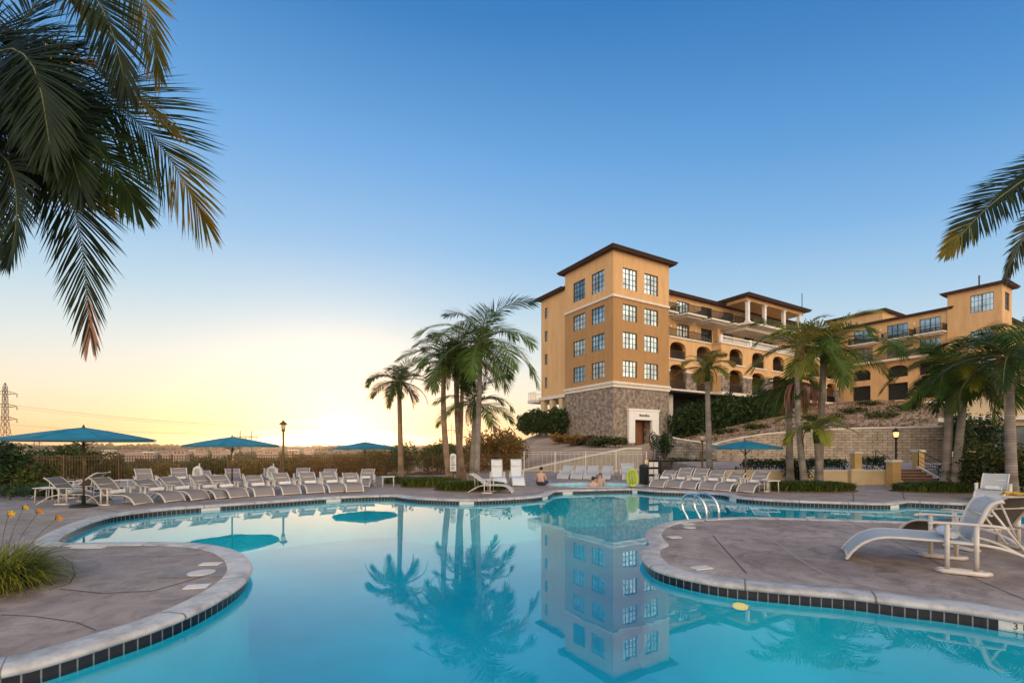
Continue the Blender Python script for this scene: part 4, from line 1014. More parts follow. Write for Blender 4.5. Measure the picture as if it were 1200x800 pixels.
palm(pt(1240,0,17.0,0), pt(1235,440,17.0), 2.5, 14, 'palm beyond the right edge reaching in with dark fronds', 15, .17,.13, G2, (0,1,1,1), n=28, emin=-.8)
# the pinkish hanging flower stalk
def fruit():
    p = pt(937, 455, 18.7); b = MB(); r = random.Random(5)
    for i in range(46):
        x = r.uniform(-.55,.75); y = r.uniform(-.15,.15)
        b.tube([(x*.25,y*.3,.25),(x*.8,y,.12),(x,y*1.3,-.25),(x*1.02,y*1.4,-r.uniform(.5,1.0))], .014, 4)
    o = b.build('flower_stalk', M['frond_dry'], loc=p); tag(o, 'pinkish hanging flower stalk under the clump of right palms', 'palm flower')
    o.parent = None
fruit()
# near palms whose crowns hang into the frame
def near_palm(base, crown, fronds, label, W, n, lw, group):
    e = empty('palm_tree', base, 0, label, 'palm tree'); o = Vector(base); r = random.Random(99)
    b = MB(); c = Vector(crown)-o
    b.tube([c*(i/10) for i in range(11)], [lerp(.22,.15,i/10) for i in range(11)], 14); b.build('trunk', M['trunk'], e)
    for k, fr in enumerate(fronds):
        pts, nh, mi, tip, ln = fr[:5]; th_ = fr[5] if len(fr) > 5 else .62
        b = MB(); P_ = [Vector(p)-o for p in pts]
        frond(b, [c]+P_ if (P_[0]-c).length > .25 else P_, W*ln, n, Vector(nh), r, mi=mi, lw=lw, droop=.25, sweep_=.62, seg=3, rach=5, tipm=tip, vee=.10, tth=th_)
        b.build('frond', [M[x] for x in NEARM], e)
    return e
Yn = 5.2
def q_(px, py, dY=0): return at(px, py, Yn+dY)
fr = [
 ([q_(-20,-100), q_(90,-90,.1), q_(160,-20,.1), q_(186,78,.1)], (-.25,-1,.25), 0, 3, .85),
 ([q_(-40,-60), q_(50,-60,-.2), q_(120,10,-.3), q_(148,104,-.3)], (.1,-1,.5), 1, None, .8),
 ([q_(-20,120), q_(90,105,.4), q_(180,160,.6), q_(240,258,.6)], (-.3,-1,.35), 0, 3, 1.15, .7),
 ([q_(-10,110), q_(70,70,.1), q_(130,90,.2), q_(200,150,.3)], (0,-.5,1), 1, 3, .7),
 ([q_(-20,140), q_(60,130,-.2), q_(120,180,-.3), q_(160,240,-.3)], (0,-1,.5), 1, 0, .8),
 ([q_(-30,150), q_(45,170,0), q_(90,255,.1), q_(106,392,.1)], (.25,-1,.15), 1, 4, .85, .88),
 ([q_(-30,160), q_(10,190,-.3), q_(20,250,-.4), q_(12,300,-.4)], (-.2,-1,.1), 1, None, .55),
 ([q_(-30,130), q_(30,120,-.6), q_(70,150,-.8), q_(95,220,-.9)], (.1,-1,.6), 1, None, .75),
 ([q_(-30,120), q_(20,80,-.3), q_(60,60,-.4), q_(92,52,-.4)], (0,-.8,.6), 1, None, .35),
 ([q_(-30,110), q_(30,20,.4), q_(70,-10,.5), q_(120,30,.6)], (0,-.8,.6), 0, 3, .6),
 ([q_(-40,120), q_(0,60,-.6), q_(40,80,-.9), q_(60,180,-1.0)], (.2,-1,.3), 1, None, .7),
 ([q_(-60,140), q_(0,150,.6), q_(50,190,.8), q_(120,235,1.0)], (0,-1,.5), 0, 3, .8),
 ([q_(-60,140), q_(-20,100,.6), q_(40,90,1.1), q_(110,170,1.4)], (0,-1,.5), 1, None, .8),
 ([q_(-70,150), q_(-20,110,-.4), q_(30,120,-.6), q_(75,190,-.7)], (.2,-1,.6), 1, None, .9),
 ([q_(-70,120), q_(-10,60,.2), q_(50,70,.3), q_(100,130,.4)], (0,-1,.7), 1, None, .9),
 ([q_(-60,160), q_(0,140,.2), q_(60,170,.3), q_(100,215,.3)], (0,-1,.4), 1, None, .9),
 ([q_(-60,60), q_(-10,40,.2), q_(40,70,.3), q_(60,150,.3)], (0,-1,.4), 1, None, .9),
 ([q_(-80,100), q_(-50,150,.2), q_(-20,210,.3), q_(-5,280,.3)], (0,-1,.2), 1, None, .8)]
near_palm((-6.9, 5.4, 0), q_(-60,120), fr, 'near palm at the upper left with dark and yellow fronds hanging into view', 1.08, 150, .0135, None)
Yn = 5.6
fr2 = [([q_(1300,140), q_(1215,200), q_(1155,245), q_(1112,293)], (.1,-.75,.7), 1, 3, .6, .75),
 ([q_(1310,200), q_(1250,230), q_(1205,270), q_(1180,320)], (.2,-1,.3), 1, None, .5),
 ([q_(1310,140), q_(1260,170,.4), q_(1225,190,.6), q_(1170,235,.8)], (.1,-.5,.8), 1, None, .5),
 ([q_(1310,130), q_(1290,80,.4), q_(1280,60,.6), q_(1240,90,.8)], (.1,-.5,.8), 1, None, .6),
 ([q_(1330,130), q_(1400,80,.4), q_(1450,100,.6), q_(1480,190,.8)], (.1,-.5,.8), 1, None, .6)]
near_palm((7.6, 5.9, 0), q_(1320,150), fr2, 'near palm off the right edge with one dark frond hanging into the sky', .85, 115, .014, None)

# ------------------------------------------------------------------ shrubs, grasses, trees
def leaves(mb, blobs, n, size, r, mis=(0,), flat=.0):
    tot = sum(b_[3]*b_[4]*b_[5] for b_ in blobs)
    for (cx, cy_, cz, rx, ry, rz) in blobs:
        k = max(6, int(n*rx*ry*rz/tot))
        for _ in range(k):
            while True:
                d = Vector((r.gauss(0,1), r.gauss(0,1), r.gauss(0,1)))
                if d.length > .1: break
            d.normalize(); q = r.random()**.33; bump = 1+.35*noise.noise(Vector((d.x*2.2+cx, d.y*2.2+cy_, d.z*2.2+cz)))
            c = Vector((cx+d.x*rx*q*bump, cy_+d.y*ry*q*bump, cz+d.z*rz*q*bump))
            a = Vector((r.uniform(-1,1), r.uniform(-1,1), r.uniform(-1,1))).normalized(); b_ = a.cross(Vector((r.uniform(-1,1), r.uniform(-1,1), r.uniform(-1,1)))).normalized()
            s = size*r.uniform(.6,1.4)
            mb.add([c-a*s, c+b_*s*.45, c+a*s, c-b_*s*.45], [(0,1,2,3)], r.choice(mis))
def shrub(name, loc, blobs, n, size, mats, label, cat, seed, group=None, mis=None, trunk=None, th=.5):
    r = random.Random(seed); e = empty(name, loc, 0, label, cat, group)
    b = MB(); leaves(b, blobs, n, size, r, mis or tuple(range(len(mats)))); b.build('crown' if trunk else 'foliage', [M[m] for m in mats], e)
    t = MB()
    for (cx, cy_, cz, rx, ry, rz) in blobs[:10]:
        t.tube([(cx*.3 if trunk else cx, cy_*.3 if trunk else cy_, -.1), (cx*.6 if trunk else cx+.05, cy_*.6 if trunk else cy_, cz*.5), (cx, cy_, cz+rz*.3)], [trunk or .03, (trunk or .03)*.7, .01], 6)
    t.build('trunk' if trunk else 'stems', M['bark'], e)
    return e
def rblobs(r, w_, d_, h, k, s=.55):
    return [(r.uniform(-w_,w_), r.uniform(-d_,d_), h*r.uniform(.35,.75), s*r.uniform(.7,1.3), s*r.uniform(.7,1.3), h*.38*r.uniform(.8,1.2)) for _ in range(k)]
rr = random.Random(21)
def hill(px, Y): X = (px-600)/F*Y; return (X, Y, hz(X, Y))
# hedges by the hotel (world space along the facade)
def hedge(pts, rad, h, label, seed, n, size=.2, mats=('leaf_dark','leaf')):
    o = Vector(pts[0]); bl = []; r = random.Random(seed)
    for a, c in zip(pts, pts[1:]):
        a = Vector(a)-o; c = Vector(c)-o; k = max(1, int((c-a).length/(rad*.9)))
        for i in range(k):
            q = a.lerp(c, (i+.5)/k); bl.append((q.x, q.y, q.z+h*.5*r.uniform(.9,1.1), rad, rad*.8, h*.55*r.uniform(.85,1.15)))
    return shrub('hedge', o, bl, n, size, mats, label, 'hedge', seed)
ah = lambda px, py, Y: tuple(at(px, py, Y))
hedge([ah(612,508,58.5), ah(635,507,57.5), ah(659,507,56)], 1.3, 2.8, 'dense green hedge under the columned left corner of the hotel', 31, 7000)
hedge([ah(792,514,53.5), ah(830,506,55), ah(870,499,57), ah(920,489,60)], 1.5, 3.6, 'long dark green hedge below the hotel arcades', 32, 15000)
hedge([ah(786,545,34.6), ah(812,546,34.9), ah(838,547,35.2)], .45, .55, 'low dark hedge at the foot of the shadow-grey stone wall', 33, 2200, .07)
hedge([ah(872,548,21.3), ah(905,548,21.3), ah(935,548,21.3), ah(990,548,21.3)], .3, .42, 'low dark hedge on the terrace behind the black fence', 34, 3500, .05)
hedge([ah(1012,546,22.2), ah(1040,546,22.2)], .3, .45, 'short dark hedge beside the top of the stairs', 35, 900, .05)
def spot(px, Y, z=None): X = (px-600)/F*Y; return (X, Y, hz(X, Y) if z is None else z)
def bush(px, Y, w_, h, n, mats, label, seed, z=None, size=.09, k=7, cat='shrub', name='shrub', group=None, d_=None):
    r = random.Random(seed)
    return shrub(name, spot(px, Y, z), rblobs(r, w_, d_ or w_*.6, h, k, max(.25, w_*.55)), n, size, mats, label, cat, seed, group)
bush(2, 18.5, 1.1, 1.75, 4600, ('leaf_dark','leaf'), 'dark bush at the left edge behind the first loungers', 41, 0)
bush(38, 18.6, .6, 1.0, 2200, ('leaf_olive','leaf'), 'olive bush between the dark left bush and the first lounger', 42, 0)
bush(12, 15.6, 2.2, .42, 4600, ('leaf','leaf_dark'), 'low clipped green groundcover at the left edge of the deck', 43, 0, .05, 12, 'hedge', 'hedge')
bush(100, 24.5, 1.6, 1.9, 4200, ('leaf','leaf_olive'), 'spreading green bush behind the fence at the first teal umbrella', 44, -.1, .11)
bush(135, 28, 1.2, 1.5, 2400, ('leaf_olive','leaf'), 'rounded olive bush beyond the fence right of the first umbrella', 45)
bush(185, 27, 1.4, 1.35, 2600, ('leaf_olive','leaf_gold'), 'low golden bush beyond the fence before the second umbrella', 46)
bush(245, 29, 1.5, 1.8, 3200, ('leaf_olive','leaf'), 'olive bush beyond the fence below the second umbrella', 47)
bush(300, 30, 1.8, 1.7, 3400, ('leaf_olive','leaf_gold'), 'wide golden bush beyond the fence beside the lamp post', 48)
bush(350, 31, 1.8, 2.0, 3600, ('leaf_gold','leaf_olive'), 'backlit golden bush beyond the fence just right of the lamp post', 49)  # sun glow put into the golden leaf colours here and below
bush(395, 31, 1.8, 1.7, 3600, ('leaf_gold','leaf_rust'), 'backlit golden bush beyond the fence right below the sun', 50)
bush(440, 31, 1.8, 1.9, 3600, ('leaf_olive','leaf_gold'), 'backlit bush beyond the fence left of the lone palm', 51)
bush(492, 30, 1.7, 2.2, 4200, ('leaf','leaf_olive'), 'large green bush between the lone palm and the palm cluster', 52)
bush(516, 33, 1.5, 2.0, 3000, ('leaf_olive','leaf_gold'), 'golden green bush behind the palm cluster', 53)
bush(577, 33, 1.4, 3.1, 3800, ('leaf_gold','leaf_rust','leaf_olive'), 'tall sparse golden shrub right of the palm cluster', 54, None, .11, 9)
bush(600, 36, 1.6, 2.3, 3400, ('leaf_rust','leaf_gold','leaf_olive'), 'rusty orange shrub at the foot of the dry slope', 55, None, .11)
bush(664, 47, 1.2, .9, 1500, ('leaf_rust','leaf_gold'), 'rust coloured shrub on the slope below the stone tower', 56, None, .13)
bush(690, 43, 1.5, .8, 1500, ('leaf_rust','leaf_dark'), 'dark rusty brush on the slope above the ramp wall', 57, None, .13)
bush(710, 41, 1.4, .9, 1400, ('leaf_dark','leaf_olive'), 'dark low brush at the right foot of the dry slope', 58, None, .12)
bush(773, 34.2, .7, 1.9, 1800, ('leaf_dark','leaf'), 'dark round shrub right of the tower doorway', 59, .8, .08)
for i, (px, Y, w_, h, lab) in enumerate(((850,46,1.1,.5,'small grey-green scrub low on the right slope'), (880,47,1.5,.6,'wider scrub patch above the umbrella on the right slope'), (960,48,1.6,.7,'scrub patch on the slope behind the palm clump'), (1003,52,1.3,.6,'scrub on the slope above the ochre pillar'), (1040,46,1.4,.7,'olive scrub on the slope above the retaining wall'), (1020,62,1.6,.7,'scrub high on the slope below the far wing'), (1065,50,1.8,.8,'scrub on the slope left of the twin palms'))):
    bush(px, Y, w_, h, 700, ('leaf_olive','leaf_dark'), lab, 60+i, None, .12, 6, 'scrub', 'scrub_bush', 'scrub patches on the dry slope')
bush(1146, 23, .9, 2.6, 3600, ('leaf_dark','leaf'), 'tall clipped dark shrub beside the pavilion door', 70, .6, .08, 9)
bush(1178, 18.0, 1.4, 1.5, 7000, ('leaf_dark','leaf'), 'dense dark planting behind the far right lounger', 71, 0, .07, 12)
bush(1200, 16.6, 1.5, 1.7, 6500, ('leaf_dark','leaf_olive'), 'dark planting at the right edge below the ringed palm trunk', 72, 0, .07, 12)
bush(1153, 17.4, .6, .9, 2600, ('leaf','leaf_olive'), 'lower green shrub right of the twin palm trunks', 73, 0, .06, 9)
bush(934, 20.0, .35, 1.25, 1500, ('leaf_dark',), 'narrow dark upright shrub between the ringed palm trunks', 74, 0, .05, 9)
# grass beds
def grass_bed(px, py, rx, ry, h, n, label, seed, mats=('blade','blade_yellow'), mis=(0,0,0,1), soil=True, wd=.012):
    p = gp(px, py); r = random.Random(seed); e = empty('grass_bed', (p.x, p.y, 0), 0, label, 'planting bed')
    if soil:
        s = MB(); s.lathe([(1.0,.0),(.98,.03),(.6,.07),(.02,.08)], n=36, sx=rx, sy=ry); s.build('soil', M['mulch'], e)
    b = MB()
    for _ in range(n):
        a = r.uniform(0, 2*pi); q = sqrt(r.random())*.93; x, y = q*cos(a)*rx, q*sin(a)*ry; hh = h*r.uniform(.6,1.15)*(1-.35*q**4); w_ = wd*r.uniform(.7,1.4)
        d = r.uniform(0, 2*pi); l = hh*r.uniform(.3,.9); dx, dy = cos(d)*l, sin(d)*l; px_, py_ = -sin(d)*w_, cos(d)*w_
        b.add([(x-px_,y-py_,.02),(x+px_,y+py_,.02),(x+dx*.45+px_,y+dy*.45+py_,hh*.75),(x+dx*.45-px_,y+dy*.45-py_,hh*.75),(x+dx,y+dy,hh*.85)], [(0,1,2,3),(3,2,4)], r.choice(mis))
    b.build('blades', [M[m] for m in mats], e)
grass_bed(552, 573.5, 1.45, .95, .38, 6500, 'bed of short green grass at the foot of the tall palm cluster', 81)
grass_bed(505, 569.5, 1.3, .9, .45, 5200, 'lighter grass bed left of the palm cluster', 82, mis=(0,0,1))
grass_bed(470, 566, .8, .7, .35, 1800, 'small grass tuft at the foot of the lone palm', 83)
grass_bed(948, 574.5, 1.75, .95, .40, 9000, 'bed of dark grass round the right palm clump', 84, mis=(0,0,0,0,0,1))
grass_bed(1112, 575.5, 2.1, .95, .40, 9000, 'bed of dark grass under the twin palm trunks', 85, mis=(0,0,0,0,0,1))
# daylily clump in the near left corner
def daylily():
    p = gp(-8, 688); e = empty('daylily_clump', (p.x, p.y, 0), 0, 'clump of arching yellow-green grass with orange daylilies, near left corner', 'daylily')
    r = random.Random(3); b = MB()
    for _ in range(2400):
        a = r.uniform(0, 2*pi); q = sqrt(r.random()); x, y = q*cos(a)*.30, q*sin(a)*.30; d = a+r.uniform(-.7,.7); L_ = r.uniform(.4,.82); el = r.uniform(.6,1.45); w_ = r.uniform(.005,.011)
        P_ = [Vector((x,y,0))]; A = el
        for s in range(4): P_.append(P_[-1]+Vector((cos(d)*cos(A), sin(d)*cos(A), sin(A)))*L_/4); A -= r.uniform(.3,.65)
        n = Vector((-sin(d), cos(d), 0)); vs = []
        for i, q_0 in enumerate(P_[:-1]): w2 = w_*(1-.2*i); vs += [q_0-n*w2, q_0+n*w2]
        vs.append(P_[-1]); b.add(vs, [(0,1,3,2),(2,3,5,4),(4,5,7,6),(6,7,8)], r.choice((0,1,1)))
    b.build('blades', [M['blade'], M['blade_yellow']], e)
    for (px, py, dY, mm) in ((10,603,0,'petal_yellow'), (44,601,.1,'petal'), (66,608,.1,'petal'), (27,596,.2,'petal_yellow')):
        t = at(px, py, p.y+dY)-Vector((p.x,p.y,0)); s = MB()
        s.tube(smooth_path([(t.x*.3,t.y*.3,.1),(t.x*.6,t.y*.6,t.z*.65),tuple(t)], 5), .004, 5); s = s.build('stalk', M['rachis'], e)
        f = MB(); r2 = random.Random(px)
        ax = Vector((r2.uniform(.3,1), r2.uniform(-.3,.5), r2.uniform(.0,.5))).normalized(); u = ax.cross(Vector((0,0,1))).normalized(); v = ax.cross(u)
        for i in range(6):
            a = 2*pi*i/6; d = (u*cos(a)+v*sin(a)); l = .046; w3 = (u*-sin(a)+v*cos(a))*.013
            f.add([t, t+ax*l*.5+d*l*.25-w3, t+ax*l*.5+d*l*.25+w3, t+ax*l*.8+d*l*.7-w3*.8, t+ax*l*.8+d*l*.7+w3*.8, t+ax*l*.8+d*l*1.15], [(0,1,2),(1,3,4,2),(3,5,4)])
        for k in range(3):
            f.tube([t+u*.01*k, t+u*.02*(k-1)+Vector((r2.uniform(-.02,.03),0,.05))], [.005,.002], 5, mi=1)
        f.build('flower', [M[mm], M['rachis']], s)
    m_ = MB(); m_.lathe([(.42,0),(.4,.03),(.05,.06)], n=30); m_.build('soil', M['mulch'], e)
daylily()
# distant trees and scrub beyond the fence, each its own
tr = random.Random(8)
protos = []
for k in range(4):
    r = random.Random(200+k); e = shrub('distant_tree', (0,0,-50), [(r.uniform(-1,1)*1.3, r.uniform(-1,1)*1.3, 1.8+r.uniform(0,1.6), 1.1*r.uniform(.7,1.2), 1.1, .8*r.uniform(.8,1.3)) for _ in range(8)], 1500, .17, (('leaf_dark','leaf'),('leaf_olive','leaf'),('leaf_gold','leaf_olive'),('leaf_dark','leaf_olive'))[k], 'x', 'tree', 200+k, None, None, .12)
    protos.append(e)
dist = []
for i in range(34):
    px = 20+i*16.5+tr.uniform(-6,6); Y = tr.choice((45,60,75,95,120,150))
    dist.append((px, Y))
words = ['dark', 'olive', 'golden', 'grey-green']
for i, (px, Y) in enumerate(dist):
    k = tr.randrange(4)
    if 340 < px < 480: k = 2 if tr.random() < .6 else 1  # trees around the sun's bearing turned golden, its glow put in leaf colour
    o = copy_tree(protos[k]); X, _, z = spot(px, Y); o.location = (X, Y, z-.3); s = tr.uniform(.4,.85)*(1+Y/200); o.scale = (s*1.2, s*1.2, s); o.rotation_euler.z = tr.uniform(0,6)
    tag(o, words[k]+' tree in the valley beyond the fence, '+(ORD[i+1] if i+1 <= 20 else 'number '+str(i+1))+' counting from the left', 'tree', 'trees scattered in the valley beyond the fence')
for e in protos:
    for ch in [c for c in bpy.data.objects if c.parent == e]: bpy.data.objects.remove(ch)
    bpy.data.objects.remove(e)
# brushy field: countless low scrub on the slope beyond the fence
b = MB(); r = random.Random(77)
for _ in range(26000):
    X = r.uniform(-75, 0); Y = r.uniform(26, 110)
    if Y < pw(YB, X)+1.5 or Y < abs(X)*.8-8: continue
    z = hz(X, Y); s = r.uniform(.08,.3)*(.6+Y/70)
    a = r.uniform(0, pi); dx, dy = cos(a)*s, sin(a)*s
    b.add([(X-dx,Y-dy,z-.05),(X+dx*.8,Y+dy*.8,z-.05),(X+dx*1.1,Y+dy*.6,z+s*.9),(X-dx*.3,Y-dy*.8,z+s*1.2)], [(0,1,2,3)], r.choice((0,0,1,2)))
tag(b.build('brush_field', [M['brush'], M['leaf_olive'], M['leaf_rust']]), 'rusty dry brush covering the slope beyond the left fence', 'brush', None, 'stuff')
b = MB()
for _ in range(9000):
    X = r.uniform(12, 75); Y = r.uniform(38, 74)
    if Y < pw(YB, X)+1.5 or Y > pw(YF, X)-1.5: continue
    z = hz(X, Y); s = r.uniform(.05,.17); a = r.uniform(0, pi); dx, dy = cos(a)*s, sin(a)*s
    b.add([(X-dx,Y-dy,z-.03),(X+dx,Y+dy,z-.03),(X+dx*.7,Y,z+s*1.0),(X-dx*.9,Y-dy*.8,z+s*1.5)], [(0,1,2,3)], r.choice((0,0,1)))
tag(b.build('slope_weeds', [M['brush'], M['leaf_olive']]), 'dry weeds scattered over the slope below the hotel wings', 'weeds', None, 'stuff')
# ------------------------------------------------------------------ sun loungers
def make_lounger(sling='sling', frame='frame_white', back=(.62,.47), arms=True, curved=False):
    root = empty('sun_lounger', (0,0,0))
    W = .34; side = [(-.02,.02),(.05,.13),(.17,.25),(.36,.325),(.7,.335),(1.15,.33),(1.45,.27),(1.7,.13),(1.86,.02)]
    f = MB()
    for y in (-W, W): f.tube(smooth_path([(x,y,z) for x, z in side], 4), .030, 8, flat=.6)
    for x, z in ((.0,.05),(1.16,.30),(1.8,.08)): f.tube([(x,-W,z),(x,W,z)], .018, 8)
    f.build('frame', M[frame], root)
    pts = [(p.x, p.z) for p in smooth_path([(x,0,z) for x, z in [(.0,.06)]+side[1:6]], 4)]
    s = MB(); k = len(pts)
    vs = [(x,y,z+.012-(.012 if j in (1,2) else 0)) for x, z in pts for j, y in enumerate((-W+.02,-W*.33,W*.33,W-.02))]
    s.add(vs, [(i*4+j, i*4+j+1, (i+1)*4+j+1, (i+1)*4+j) for i in range(k-1) for j in range(3)], smooth=True)
    s.build('seat_sling', M[sling], root)
    bx, bz = back; hp = (1.13,.345)
    bp = [(hp[0], hp[1]), (hp[0]+bx*.35, hp[1]+bz*.42), (hp[0]+bx*.7, hp[1]+bz*.80), (hp[0]+bx, hp[1]+bz*1.0)]
    if curved: bp = [(hp[0], hp[1]), (hp[0]+bx*.25, hp[1]+bz*.45), (hp[0]+bx*.58, hp[1]+bz*.88), (hp[0]+bx, hp[1]+bz)]
    bp = [(p.x, p.z) for p in smooth_path([(x,0,z) for x, z in bp], 4)]
    f = MB()
    for y in (-W+.03, W-.03): f.tube([(x,y,z) for x, z in bp], .022, 8)
    for q in (bp[-1], bp[len(bp)//2]): f.tube([(q[0],-W+.03,q[1]-.015),(q[0],W-.03,q[1]-.015)], .016, 8)
    m_ = bp[len(bp)//2+2]
    for y in (-W+.06, W-.06): f.tube([(m_[0],y,m_[1]-.02),(hp[0]+.42,y,.27)], .012, 6)
    f.build('back_frame', M[frame], root)
    s = MB(); k = len(bp); vs = [(x+(.02 if j in (1,2) else 0),y,z+.01-(.01 if j in (1,2) else 0)) for x, z in bp for j, y in enumerate((-W+.05,-W*.33,W*.33,W-.05))]
    s.add(vs, [(i*4+j, i*4+j+1, (i+1)*4+j+1, (i+1)*4+j) for i in range(k-1) for j in range(3)], smooth=True)
    s.build('back_sling', M[sling], root)
    if arms:
        for y in (-.40, .40):
            a = MB(); a.tube(smooth_path([(.74,y,.53),(.80,y,.548),(1.0,y,.552),(1.28,y,.545),(1.36,y,.53)], 3), .03, 8, flat=.55)
            for x in (.90, 1.14): a.tube([(x,y,.05),(x,y,.54)], .033, 8, flat=.7)
            a.tube([(.88,y,.335),(1.16,y,.335)], .016, 6)
            yy = y+(.04 if y > 0 else -.04)
            lo2 = [(.80,yy),(.85,yy-.055),(1.19,yy-.055),(1.24,yy),(1.19,yy+.055),(.85,yy+.055),(.80,yy)]
            a.tube([(x,q,.03) for x, q in lo2], .026, 8); a.tube([(1.0,y,.33),(1.0,y*.84,.33)], .016, 6)
            a.build('armrest', M[frame], root)
    return root
def towel_mesh():
    t = MB(); r = random.Random(2); vs = []
    for i in range(13):
        y = -.19+.38*i/12
        for j in range(12): w_ = 2*pi*j/12; q = .062*(1+.07*sin(3*w_+i)+.04*r.uniform(-1,1)); vs.append((cos(w_)*q*1.15, y, .06+sin(w_)*q))
    t.add(vs, [(i*12+j, i*12+(j+1) % 12, (i+1)*12+(j+1) % 12, (i+1)*12+j) for i in range(12) for j in range(12)]+[tuple(range(12)), tuple(range(144,156))], smooth=True)
    return t
L0 = make_lounger(); L0b = make_lounger(back=(.66,.40)); L0c = make_lounger(back=(.54,.54)); used = []
VAR = [L0, L0b, L0, L0c, L0, L0b, L0, L0, L0c, L0b, L0, L0]
L_pale = make_lounger('sling_light', 'frame_white', (.66,.46))
L_white = make_lounger('sling_white', 'frame_white', (.10,.72))
T0 = towel_mesh().build('rolled_towel', M['towel'])
def place(proto, foot, ang, label, group=None, towel=None, tgroup=None, z=0, scale=1.0):
    """ang = heading of the foot->head direction"""
    o = proto if proto not in used else copy_tree(proto)
    used.append(proto); o.location = (foot[0], foot[1], z); o.rotation_euler = (0,0,ang); o.scale = (scale,)*3
    tag(o, label, 'sun lounger', group)
    if towel:
        t = T0 if T0 not in used else T0.copy()
        if T0 in used: COL.objects.link(t)
        used.append(T0); d = .98*scale; t.location = (foot[0]+cos(ang)*d, foot[1]+sin(ang)*d, z+.348*scale); t.rotation_euler = (0,0,ang+R.uniform(-.15,.15))
        tag(t, towel, 'towel', tgroup)
    return o
front = [(124,589.5),(168,591),(204,588.3),(236,586),(261,584.4),(283,583.2),(312,581.8),(342,579.8),(370,578.3),(394,577.4),(417,576.6)]
LG = 'grey loungers in the front row of the left bank'
for i, (px, py) in enumerate(front):
    p = gp(px, py); u = i/10
    face = math.atan2(-p.y, -p.x)+radians((50,48,38,35,30,27,20,17,14,12,10)[i])       # direction the feet point
    place(VAR[(i*5+3) % 12], (p.x+R.uniform(-.05,.05), p.y+R.uniform(-.05,.05)), face+pi+radians(R.uniform(-5,5)), ('leftmost' if i == 0 else ORD[i+1])+(' from the left' if i else '')+' in the front row of grey sling loungers on the left bank', LG,
          'rolled white towel on the '+ORD[i+1]+' front-row lounger from the left', 'rolled towels on the left loungers', scale=.86)
# the one turned sideways at the far left, table between
p = gp(48, 583.5); place(L0, (p.x, p.y), radians(12), 'grey sling lounger at the far left, turned with its foot to the left', None, 'rolled white towel on the far left sideways lounger', 'rolled towels on the left loungers')
back_row = [(178,573),(212,571.5),(246,571),(278,570),(318,569.5),(352,568.6),(382,568.2),(424,571)]
for i, (px, py) in enumerate(back_row):
    p = gp(px, py); u = i/7; face = lerp(radians(-38), radians(-80), u)
    place(VAR[(i*5+3) % 12], (p.x+R.uniform(-.05,.05), p.y+R.uniform(-.05,.05)), face+pi+radians(R.uniform(-5,5)), ('leftmost' if i == 0 else ORD[i+1])+(' from the left' if i else '')+' in the rear row of grey loungers near the left fence', 'grey loungers in the rear row of the left bank',
          'rolled white towel on the '+ORD[i+1]+' rear-row lounger from the left' if i % 3 else None, 'rolled towels on the left loungers', scale=.86)
right_row = [(769,571.3),(788,572.0),(806,573.2),(828,574.2),(846,575.6),(873,577.0)]
for i, (px, py) in enumerate(right_row):
    p = gp(px, py); place(VAR[(i*7+1) % 12], (p.x, p.y), radians(52-i*2+R.uniform(-4,4)), ('leftmost' if i == 0 else ORD[i+1])+(' from the left' if i else '')+' of the six grey loungers before the cream wall', 'six grey loungers right of the hot tub',
          'rolled white towel on the '+ORD[i+1]+' lounger of the right row', 'rolled towels on the right loungers', scale=.87)
# upright white loungers right of the palms
for px, py, a, lab in ((587,571,100,'white sling lounger with upright back, left of the two by the palms'), (608,570,95,'white sling lounger with upright back, right of the two by the palms')):
    p = gp(px, py); place(L_white, (p.x, p.y), radians(a), lab, 'white loungers with upright backs', scale=1.15).scale = (1.0,.74,1.05)
p = gp(601, 577.5); place(L_pale, (p.x, p.y), radians(172), 'pale lounger seen from its head end beside the palm cluster grass', scale=.85)
for i, px in enumerate((659,675,690,708)):
    p = gp(px, 561.5+i*.2); place(L_white if False else L_pale, (p.x, p.y), radians(70), ORD[i+1]+' from the left of the white loungers behind the hot tub', 'white loungers behind the hot tub', scale=.82)
p = gp(738, 563.0); place(L_pale, (p.x, p.y), radians(80), 'white lounger standing alone between the hot tub and the green float')
# near right group
NL = make_lounger('sling_light', 'frame_white', (.24,.47), True, True)
place(NL, (4.99, 6.96), radians(-32), 'nearest cream lounger with pale blue sling on the right peninsula', None, 'crumpled white towel on the seat of the nearest cream lounger', scale=1.15)
BL = make_lounger('sling_brown', 'frame_white', (.36,.47), True)
place(BL, (7.37, 8.54), radians(-80), 'cream lounger with dark brown back sling seen from behind, right edge', None, 'white towel on the brown lounger at the right edge', scale=1.1)
FL = make_lounger('sling_light', 'frame_white', (.60,.52), True)
p = gp(1158, 588.3); place(FL, (p.x, p.y), radians(38), 'grey-blue lounger on the far bank at the right edge', None, 'white towel on the far bank lounger at the right edge', scale=.92)
def flower_toy():
    e = empty('yellow_flower_towel', (7.50, 6.93, .885), .1, 'crumpled bright yellow cloth on top of the brown lounger back', 'cloth')
    b = MB(); r = random.Random(4); vs = []
    n, m = 14, 9
    for i in range(n):
        for j in range(m):
            x = -.19+.38*i/(n-1); y = -.07+.14*j/(m-1); vs.append((x+r.uniform(-.012,.012), y+r.uniform(-.012,.012), .03+.055*noise.noise(Vector((x*16,y*22,1)))+.03*(1-abs(j-4)/4)))
    b.add(vs, [(i*m+j, i*m+j+1, (i+1)*m+j+1, (i+1)*m+j) for i in range(n-1) for j in range(m-1)], smooth=True)
    b.build('folds', M['petal_yellow'], e)
flower_toy()
